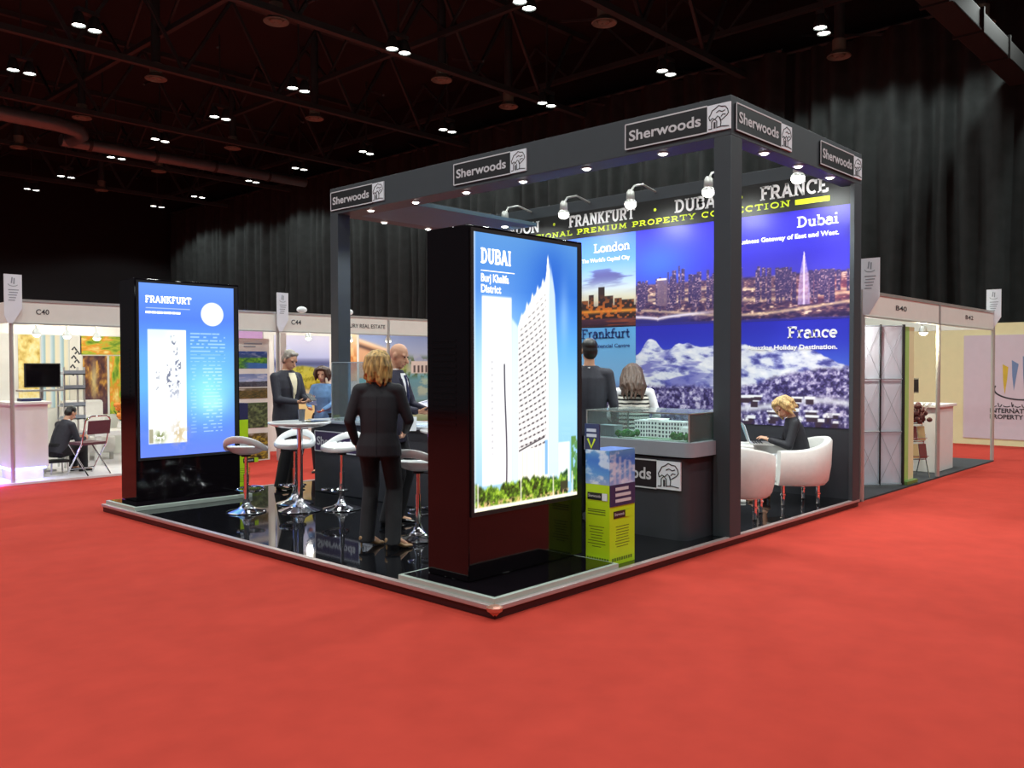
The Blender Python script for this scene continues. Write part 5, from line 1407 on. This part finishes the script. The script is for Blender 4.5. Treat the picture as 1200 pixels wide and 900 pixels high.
for k in range(14):
    a, e_ = rg.uniform(0, 6.28), rg.uniform(.02,.15); m.ellip((e_*math.cos(a), e_*math.sin(a), .2+rg.uniform(0,.25)), (.05,.05,.045), n=8, m=6)
m.build('blossoms', mat('orange_petal', (226, 132, 48), .7, vary=.35, scale=20), t, smooth=True)
m = MB()
for k in range(8):
    a = k*.8; m.tube([(0,0,.1),(.06*math.cos(a),.06*math.sin(a),.22),(.12*math.cos(a),.12*math.sin(a),.3)], .008, 6)
m.build('stems', M_green, t)
loc = (.86, 9.83, .03)
person('dark-haired person in a dark jacket crouched on a seat in the C40 stall', loc, R(-75), 1.5, 'm', seated=.24, lean=.35, nod=.2, top=M_suit2, bottom=M_trou, shirt=M_shirt, hair='short', hairmat=M_black_h,
       hands={'l': (-.1, .38, .5), 'r': (.12, .38, .5)}, knees={'l': (-.1,.36,.36), 'r': (.1,.36,.36)}, feet={'l': (-.1,.34,.085), 'r': (.1,.36,.085)})
t = thing('stool', 'low dark stool under the crouched person in the C40 stall', 'stool', (.86, 9.83, .03))
m = MB(); m.prism(rrect(-.15,.15,-.15,.15,.04), (0,0,.17), X_, Y_, .03); m.build('seat', M_matblk, t)
for x in (-.12,.12):
    for y in (-.12,.12): m = MB(); m.tube([(x,y,0),(x*.9,y*.9,.17)], .012, 8); m.build('leg', M_alu, t)

# ---- middle stall with picture column, and the stall of large villa posters
S2 = thing('exhibition_stall', 'white stall with lilac wall and stacked pictures behind the FRANKFURT screen', 'stall', (3.7, 10, 0), world=True)
for (x, y) in ((3.2, 9.2), (3.2, 10.6)):
    m = MB(); m.tube([(x, y, 0), (x, y, 2.5)], .028, 8); m.build('post', M_alu, S2, smooth=True)
m = MB(); m.box(3.2, 4.16, 9.19, 9.215, 2.21, 2.50); m.build('fascia_board', M_stall, S2)
m = MB(); m.box(3.2, 4.16, 9.18, 9.225, 2.50, 2.535); m.box(3.2, 4.16, 9.18, 9.225, 2.19, 2.21); m.build('fascia_rail', M_alu, S2)
m = MB(); m.box(3.2, 4.75, 10.6, 10.64, 0, 2.5); m.build('back_panel', M_purple, S2)
m = MB(); m.box(3.42, 4.16, 9.41, 9.5, 0, 2.08); pc = m.build('picture_column', M_stall, S2)
for za, zb, fn, kw in ((1.57, 1.86, scenic, dict(seed=3, sky=((60,90,140),(40,80,170)), land=((30,90,60),(120,180,40)), hor=.62, water=(60,110,180))),
                       (1.26, 1.48, scenic, dict(seed=7, sky=((170,186,220),(110,130,180)), land=((50,50,60),(90,96,110)), hor=.4)),
                       (1.06, 1.24, scenic, dict(seed=11, sky=((110,96,70),(90,80,60)), land=((60,60,30),(120,100,50)), hor=.8)),
                       (.56, .99, scenic, dict(seed=14, sky=((60,80,50),(80,100,60)), land=((36,50,34),(120,140,90)), hor=.9)),
                       (.02, .47, scenic, dict(seed=17, sky=((80,70,30),(90,80,40)), land=((54,46,26),(196,176,60)), hor=.85))):
    poster('poster', None, pc, (3.5, 9.408, za), (.62,0,0), (0,0,zb-za), fn, 40, 30, **kw)
m = MB()
for k, w in enumerate((.34, .22)): m.box(3.68, 3.68+w, 9.404, 9.41, 1.98-.05*k, 2.0-.05*k)
m.build('header_lines', M_case, pc)
S3 = thing('exhibition_stall', 'white stall with large villa and garden posters behind the header frame', 'stall', (6.2, 10, 0), world=True)
for (x, y) in ((4.2, 9.2), (6.6, 9.2), (9.2, 9.2)):
    m = MB(); m.tube([(x, y, 0), (x, y, 2.5)], .03, 8); m.build('post', M_alu, S3, smooth=True)
m = MB(); m.box(4.22, 6.58, 9.19, 9.215, 2.21, 2.50); f3 = m.build('fascia_board', M_stall, S3)
m = MB(); m.box(6.62, 9.2, 9.19, 9.215, 2.21, 2.50); m.build('fascia_board', M_stall, S3)
m = MB(); m.box(4.2, 9.2, 9.18, 9.225, 2.50, 2.535); m.box(4.2, 9.2, 9.18, 9.225, 2.19, 2.21); m.build('fascia_rail', M_alu, S3)
fascia_text(f3, 'C44', (4.46, 9.19, 2.33), X_, .08, .2); fascia_text(f3, 'LUXURY REAL ESTATE', (5.5, 9.19, 2.315), X_, .07, 1.02)
m = MB(); m.box(4.78, 9.4, 10.62, 10.66, 0, 2.5); m.build('back_panel', M_stall, S3)
m = MB(); m.box(4.5, 4.62, 9.6, 9.75, 0, 2.2); m.build('white_pillar', M_stall, S3)
def p_garden(u, v):
    c = grad(v, [(0,(250,226,150)),(.3,(240,220,160)),(.42,(226,220,180)),(.6,(150,170,200)),(.68,(70,80,130)),(.75,(170,180,220)),(1,(206,206,226))])
    r_ = np.sqrt(((u-.5)/.42)**2+((v-.5)/.16)**2); t = fbm(u*20,v*24,4)
    c = mix(c, (206,196,30), (1-sst(.85,1.05,r_))*(.6+.4*t)); c = mix(c, (110,110,20), (1-sst(.85,1.05,r_))*sst(.5,.62,t)*.6)
    c = mix(c, (246,244,226), .8*np.exp(-((v-.36)/.03)**2)*sst(.4,.55,fbm(u*8,v*8,9))); return c
def p_orange(u, v):
    c = grad(v, [(0,(240,200,140)),(.25,(220,140,60)),(.5,(196,120,50)),(1,(250,226,190))]); return mix(c, (250,214,150), .6*sst(.5,.7,fbm(u*5,v*6,3)))
def p_villa(u, v):
    c = grad(v, [(0,(120,150,110)),(.12,(200,206,170)),(.2,(90,110,90)),(.26,(120,170,180)),(.52,(110,176,190)),(.6,(190,196,180)),(.8,(170,186,216)),(1,(140,160,206))])
    hill = 1-sst(.02,.05,v-.78-.1*np.sin(u*4+2)-.05*fbm(u*9,u*0,3)); c = mix(c, (150,166,204), .6*hill*sst(.6,.7,v))
    tr = fbm(u*22,v*16,5); c = mix(c, (74,100,50), .9*rect(u,v,.3,1.0,.52,.74,.05)*sst(.5,.6,tr)); c = mix(c, (150,170,60), .8*np.exp(-((u-.52)/.07)**2-((v-.66)/.1)**2))
    rf = .93-.32*u; c = mix(c, (206,160,120), (1-sst(.46,.48,u))*(1-sst(rf-.02,rf,v))*sst(.5,.52,v)); c = mix(c, (90,60,50), (1-sst(.5,.52,u))*np.exp(-((v-rf+.06)/.022)**2)); c = mix(c, (236,206,170), (1-sst(.5,.52,u))*np.exp(-((v-rf)/.02)**2))
    for k in range(4): c = mix(c, (80,56,44), rect(u,v,.06+.1*k,.1+.1*k,.52,.66,.004))
    c = mix(c, (226,216,206), rect(u,v,.62,.86,.56,.7)); 
    for k in range(4): c = mix(c, (90,80,80), rect(u,v,.65+.05*k,.675+.05*k,.57,.65,.003))
    c = mix(c, (196,220,190), .8*sst(.5,.62,fbm(u*9,v*14,8))*rect(u,v,.4,.85,.3,.5,.03)); return c
poster('poster', 'poster of a round yellow tree under a lilac sky', S3, (5.0, 10.61, .5), (1.25,0,0), (0,0,1.7), p_garden, 70, 90)
poster('poster', 'narrow orange sunset poster', S3, (6.36, 10.61, 1.3), (.56,0,0), (0,0,.95), p_orange, 30, 50)
poster('poster', 'large poster of a villa beside a turquoise pool', S3, (6.98, 10.61, .4), (2.25,0,0), (0,0,1.87), p_villa, 150, 120)
flag('white aisle sign above the C44 stall behind the FRANKFURT screen', 4.3, 9.16, X_)
for i, (x, y, z) in enumerate([(5.35,10.0,2.16),(6.3,10.0,2.14),(7.25,10.0,2.14),(3.7,9.9,2.2)]):
    stall_lamp(['small spotlight over the yellow tree poster', 'small spotlight over the orange poster', 'small spotlight over the villa poster', 'small spotlight over the lilac wall'][i], x, y, z, 6, (1,.94,.85))
for i, (x, lab) in enumerate([(4.75,'left'),(5.75,'right'),(8.1,'far right')]):
    t = thing('floodlight', f'white floodlight clipped on top of the stall fascia, {lab} one behind the header frame', 'floodlight', (x, 9.3, 2.54))
    m = MB(); m.ellip((0,0,.06), (.1,.07,.06)); m.build('housing', M_whitepl, t, smooth=True)
    m = MB(); m.bar((0,0,.0),(0,0,.05),.03); m.build('bracket', M_alu, t)

# ---- stall at right, behind the booth
S4 = thing('exhibition_stall', 'white stall with open front right behind the booth wall', 'stall', (9.2, 1.6, 0), world=True)
m = MB(); m.box(6.02, 12.1, .12, 3.1, 0, .02); m.build('floor_mat', M_dfloor, S4)
for (x, y) in ((6.38, .13), (9.25, .15), (12.1, .15)):
    m = MB(); m.tube([(x, y, 0), (x, y, 2.5)], .03, 8); m.build('post', M_alu, S4, smooth=True)
m = MB(); m.box(6.4, 9.23, .14, .165, 2.2, 2.46); f4 = m.build('fascia_board', M_stall, S4)
m = MB(); m.box(9.27, 12.1, .14, .165, 2.2, 2.46); f5 = m.build('fascia_board', M_stall, S4)
m = MB(); m.box(6.4, 12.1, .13, .175, 2.46, 2.5); m.box(6.4, 12.1, .13, .175, 2.18, 2.2); m.build('fascia_rail', M_alu, S4)
m = MB(); m.box(6.1, 12.1, 3.1, 3.14, 0, 2.5); m.build('back_panel', M_stall, S4)
m = MB(); m.box(12.05, 12.12, .2, 3.1, 2.2, 2.46); m.build('fascia_board', M_stall, S4)
fascia_text(f4, 'B40', (7.5, .14, 2.31), X_, .06, .4); fascia_text(f5, 'B42', (10.5, .14, 2.31), X_, .06, .4)
flag('white aisle sign at the near corner of the right-hand stall', 6.38, .0)
flag('white aisle sign at the far corner of the right-hand stall', 12.1, .1)
stall_lamp('bright spotlight under the fascia of the right-hand stall', 9.08, .30, 2.1, 42, (1,.9,.62))
stall_lamp('small spotlight above the folding display back of the right-hand stall', 7.0, .42, 2.14, 25, (1,.94,.85))
t = thing('folding_display', 'folding display stand seen from behind with white panels and dark ribs', 'display stand', (7.4, .6, .02), world=True)
e1 = V((-.77,.64,0)).normalized(); p0 = V((7.9,.2,0)); nn = V((-.64,-.77,0))
for k in range(3):
    for r_ in range(3):
        o = p0 + e1*(.32+.32*k - .32) + Z_*(.06+.69*r_)
        m = MB(); m.obox(o + e1*.005, e1*.31, nn*.02, Z_*.68); m.build('panel', mat('display_white', (200, 208, 220), .6, vary=.03), t)
m = MB()
for k in range(4):
    a = p0 + e1*(.32*k) + nn*.05; m.tube([a + Z_*.04, a + Z_*2.14], .012 if k else .02, 8)
m.build('ribs', M_matblk, t)
m = MB()
for r_ in range(4): a = p0 + nn*.05 + Z_*(.05+.69*r_); m.tube([a, a + e1*.96], .01, 8)
m.build('cross_bars', M_case, t)
m = MB()
for k in range(3):
    for r_ in range(3):
        a = p0 + nn*.045 + e1*(.32*k) + Z_*(.06+.69*r_); m.tube([a, a + e1*.32 + Z_*.68], .0025, 6); m.tube([a + e1*.32, a + Z_*.68], .0025, 6)
m.build('stay_wires', M_case, t)
t = thing('roll_up_banner', 'narrow lime and cream roll-up banner beside the folding display', 'banner', (8.15, .2, .02), world=True)
m = MB(); m.box(8.0, 8.16, .19, .21, .06, 2.12); m.build('green_strip', mat('banner_green', (160, 206, 110), .6), t)
m = MB(); m.box(8.16, 8.36, .19, .21, .06, 2.12); m.build('cream_strip', M_wallc, t)
m = MB(); m.box(7.98, 8.4, .14, .28, .02, .07); m.build('base', mat('banner_base', (96, 130, 60), .5), t, bevel=.006)
t = thing('counter', 'white counter standing at the middle post of the right-hand stall', 'counter', (10.0, .6, .02), world=True)
m = MB(); m.box(9.65, 10.5, .3, 1.1, .02, .98); m.build('body', M_white, t, bevel=.006)
m = MB(); m.box(9.6, 10.55, .26, 1.14, .98, 1.02); m.build('counter_top', M_white, t, bevel=.006)
t = thing('brochure_rack', 'chrome wire rack filled with brochures in front of the white counter', 'rack', (8.95, .38, .02), R(-40))
m = MB()
for x in (-.18, .18):
    m.tube([(x,-.1,0),(x,.05,.45),(x,.12,1.0)], .008, 6); m.tube([(x,.22,0),(x,.0,.6)], .008, 6)
for z, y in ((.25,0),(.5,.04),(.75,.08)): m.tube([(-.18,y,z),(.18,y,z)], .007, 6); m.tube([(-.18,y-.08,z+.05),(.18,y-.08,z+.05)], .007, 6)
m.build('wire_frame', M_chrome, t, smooth=True)
cols = [(120,60,56),(60,44,44),(196,170,120),(226,216,196),(150,96,60),(70,70,80)]; rg = random.Random(6)
for z, y in ((.27,-.02),(.52,.02),(.77,.06)):
    for k in range(3):
        m = MB(); x = -.17+.12*k; m.obox((x,y-.04,z), (.105,0,0), (0,.02,0), (0,.04,.2)); m.build('brochure', mat('brochure_%d' % (rg.randrange(6)), cols[rg.randrange(6)], .5), t)
t = thing('flower_bunch', 'dark red flower bunch on the brochure rack', 'flowers', (9.0, .32, .93))
m = MB(); rg = random.Random(8)
for k in range(26):
    a = rg.uniform(0, 6.28); r_ = rg.uniform(.0,.15); m.ellip((r_*math.cos(a), r_*math.sin(a), rg.uniform(-.14,.12)), (.04,.04,.035), n=8, m=6)
m.build('petals', mat('dark_petal', (88, 44, 40), .8, vary=.5, scale=24), t, smooth=True)
m = MB()
for k in range(12): a = k*.55; m.tube([(0,0,-.1),(.1*math.cos(a),.1*math.sin(a),.08),(.16*math.cos(a),.16*math.sin(a),.14)], .006, 5)
m.build('sprigs', mat('silver_leaf', (196, 190, 180), .7), t)
t = thing('monitor', 'small grey monitor hung near the banner in the right-hand stall', 'monitor', (9.3, .55, 1.1), R(-20))
m = MB(); m.box(-.16,.16,-.03,.03,.1,.32); m.build('case', mat('monitor_grey', (120,118,104), .5), t, bevel=.006)
m = MB(); m.box(-.14,.14,-.033,-.03,.12,.3); m.build('screen', M_matblk, t)
m = MB(); m.box(-.02,.02,-.02,.02,.1-.18,.1); m.box(-.1,.1,-.08,.08,-.08,-.06); m.build('stand', M_alu, t)

# ---- free wall at the right with fair logo
FW = thing('partition_wall', 'cream partition wall with the lavender INTERNATIONAL PROPERTY print', 'wall panel', (15.3, 0, 0), world=True)
m = MB(); m.box(15.27, 15.35, -5, 4.5, 0, 2.44); m.build('panel', M_wallc, FW)
m = MB(); m.box(15.255, 15.27, -3.0, 1.46, .13, 2.2); pr_ = m.build('print', mat('lavender_print', (206, 196, 206), .6, vary=.02), FW)
o = V((15.255, .95, 0))
def barp(pts, material, nm):
    m = MB(); m.prism(pts, o, -Y_, Z_, .003); m.build(nm, material, pr_)
barp([(.20,1.62),(.30,1.56),(.28,1.3),(.24,1.02),(.21,1.3)], mat('logo_gold', (206,180,60), .5), 'logo_bar')
barp([(.36,1.70),(.48,1.62),(.43,1.3),(.40,1.10),(.37,1.4)], mat('logo_blue', (110,136,176), .5), 'logo_bar')
barp([(.55,1.78),(.68,1.70),(.62,1.3),(.58,1.12),(.56,1.4)], mat('logo_blue', (110,136,176), .5), 'logo_bar')
m = MB(); m.stroke(A(.55,1.12,.50,.20,160,330,20), .03, o, -Y_, Z_, .003); m.build('logo_swoosh', M_inkd, pr_)
m = MB(); x = .0
for k, (w, hh) in enumerate([(.1,.0),(.07,.05),(.12,.0),(.03,.07),(.1,.0),(.06,.03),(.12,.0),(.03,.08),(.1,.02)]):
    m.stroke([(x,.80+hh),(x+.01,.78),(x+w*.6,.775),(x+w,.79+hh*.6)], .018, o, -Y_, Z_, .003)
    if k % 2: m.stroke([(x+.02,.745),(x+.04,.745)], .018, o, -Y_, Z_, .003)
    x += w+.025
m.build('arabic_script', M_inkd, pr_)
lettering('lettering', 'INTERNATIONAL', pr_, (15.255, .97, .655), -Y_, Z_, .088, M_inkd, width=.98, bold=.03)
lettering('lettering', 'PROPERTY SHOW', pr_, (15.255, .97, .535), -Y_, Z_, .088, M_inkd, width=1.0, bold=.03)

# ================================================================== camera and world
cam = bpy.data.cameras.new('camera'); co = bpy.data.objects.new('camera', cam); COL.objects.link(co)
cam.sensor_width = 36; cam.lens = 1014.0/1200*36; cam.clip_end = 200
yaw, pitch, roll = .7482, .02188, -.00192
F_ = V((math.cos(yaw)*math.cos(pitch), math.sin(yaw)*math.cos(pitch), -math.sin(pitch)))
R0 = V((math.sin(yaw), -math.cos(yaw), 0)); U0 = R0.cross(F_)
Rr = R0*math.cos(roll) + U0*math.sin(roll); Ur = U0*math.cos(roll) - R0*math.sin(roll)
Mx = Matrix((Rr, Ur, -F_)).transposed().to_4x4(); Mx.translation = V((-3.9157, -3.7871, 1.62)); co.matrix_world = Mx
scene.camera = co
w = bpy.data.worlds.new('ambient_fill'); scene.world = w; w.use_nodes = True
w.node_tree.nodes['Background'].inputs[0].default_value = (*lin((150, 152, 156)), 1); w.node_tree.nodes['Background'].inputs[1].default_value = .2  # even neutral fill, added in place of light from the unseen hall
vs_ = scene.view_settings; scene.display_settings.display_device = 'sRGB'
vs_.view_transform = 'Standard'; vs_.look = 'None'; vs_.exposure = 0.0; vs_.gamma = 1.0; vs_.use_curve_mapping = False
scene.cycles.use_denoising = True
scene.cycles.max_bounces = 8
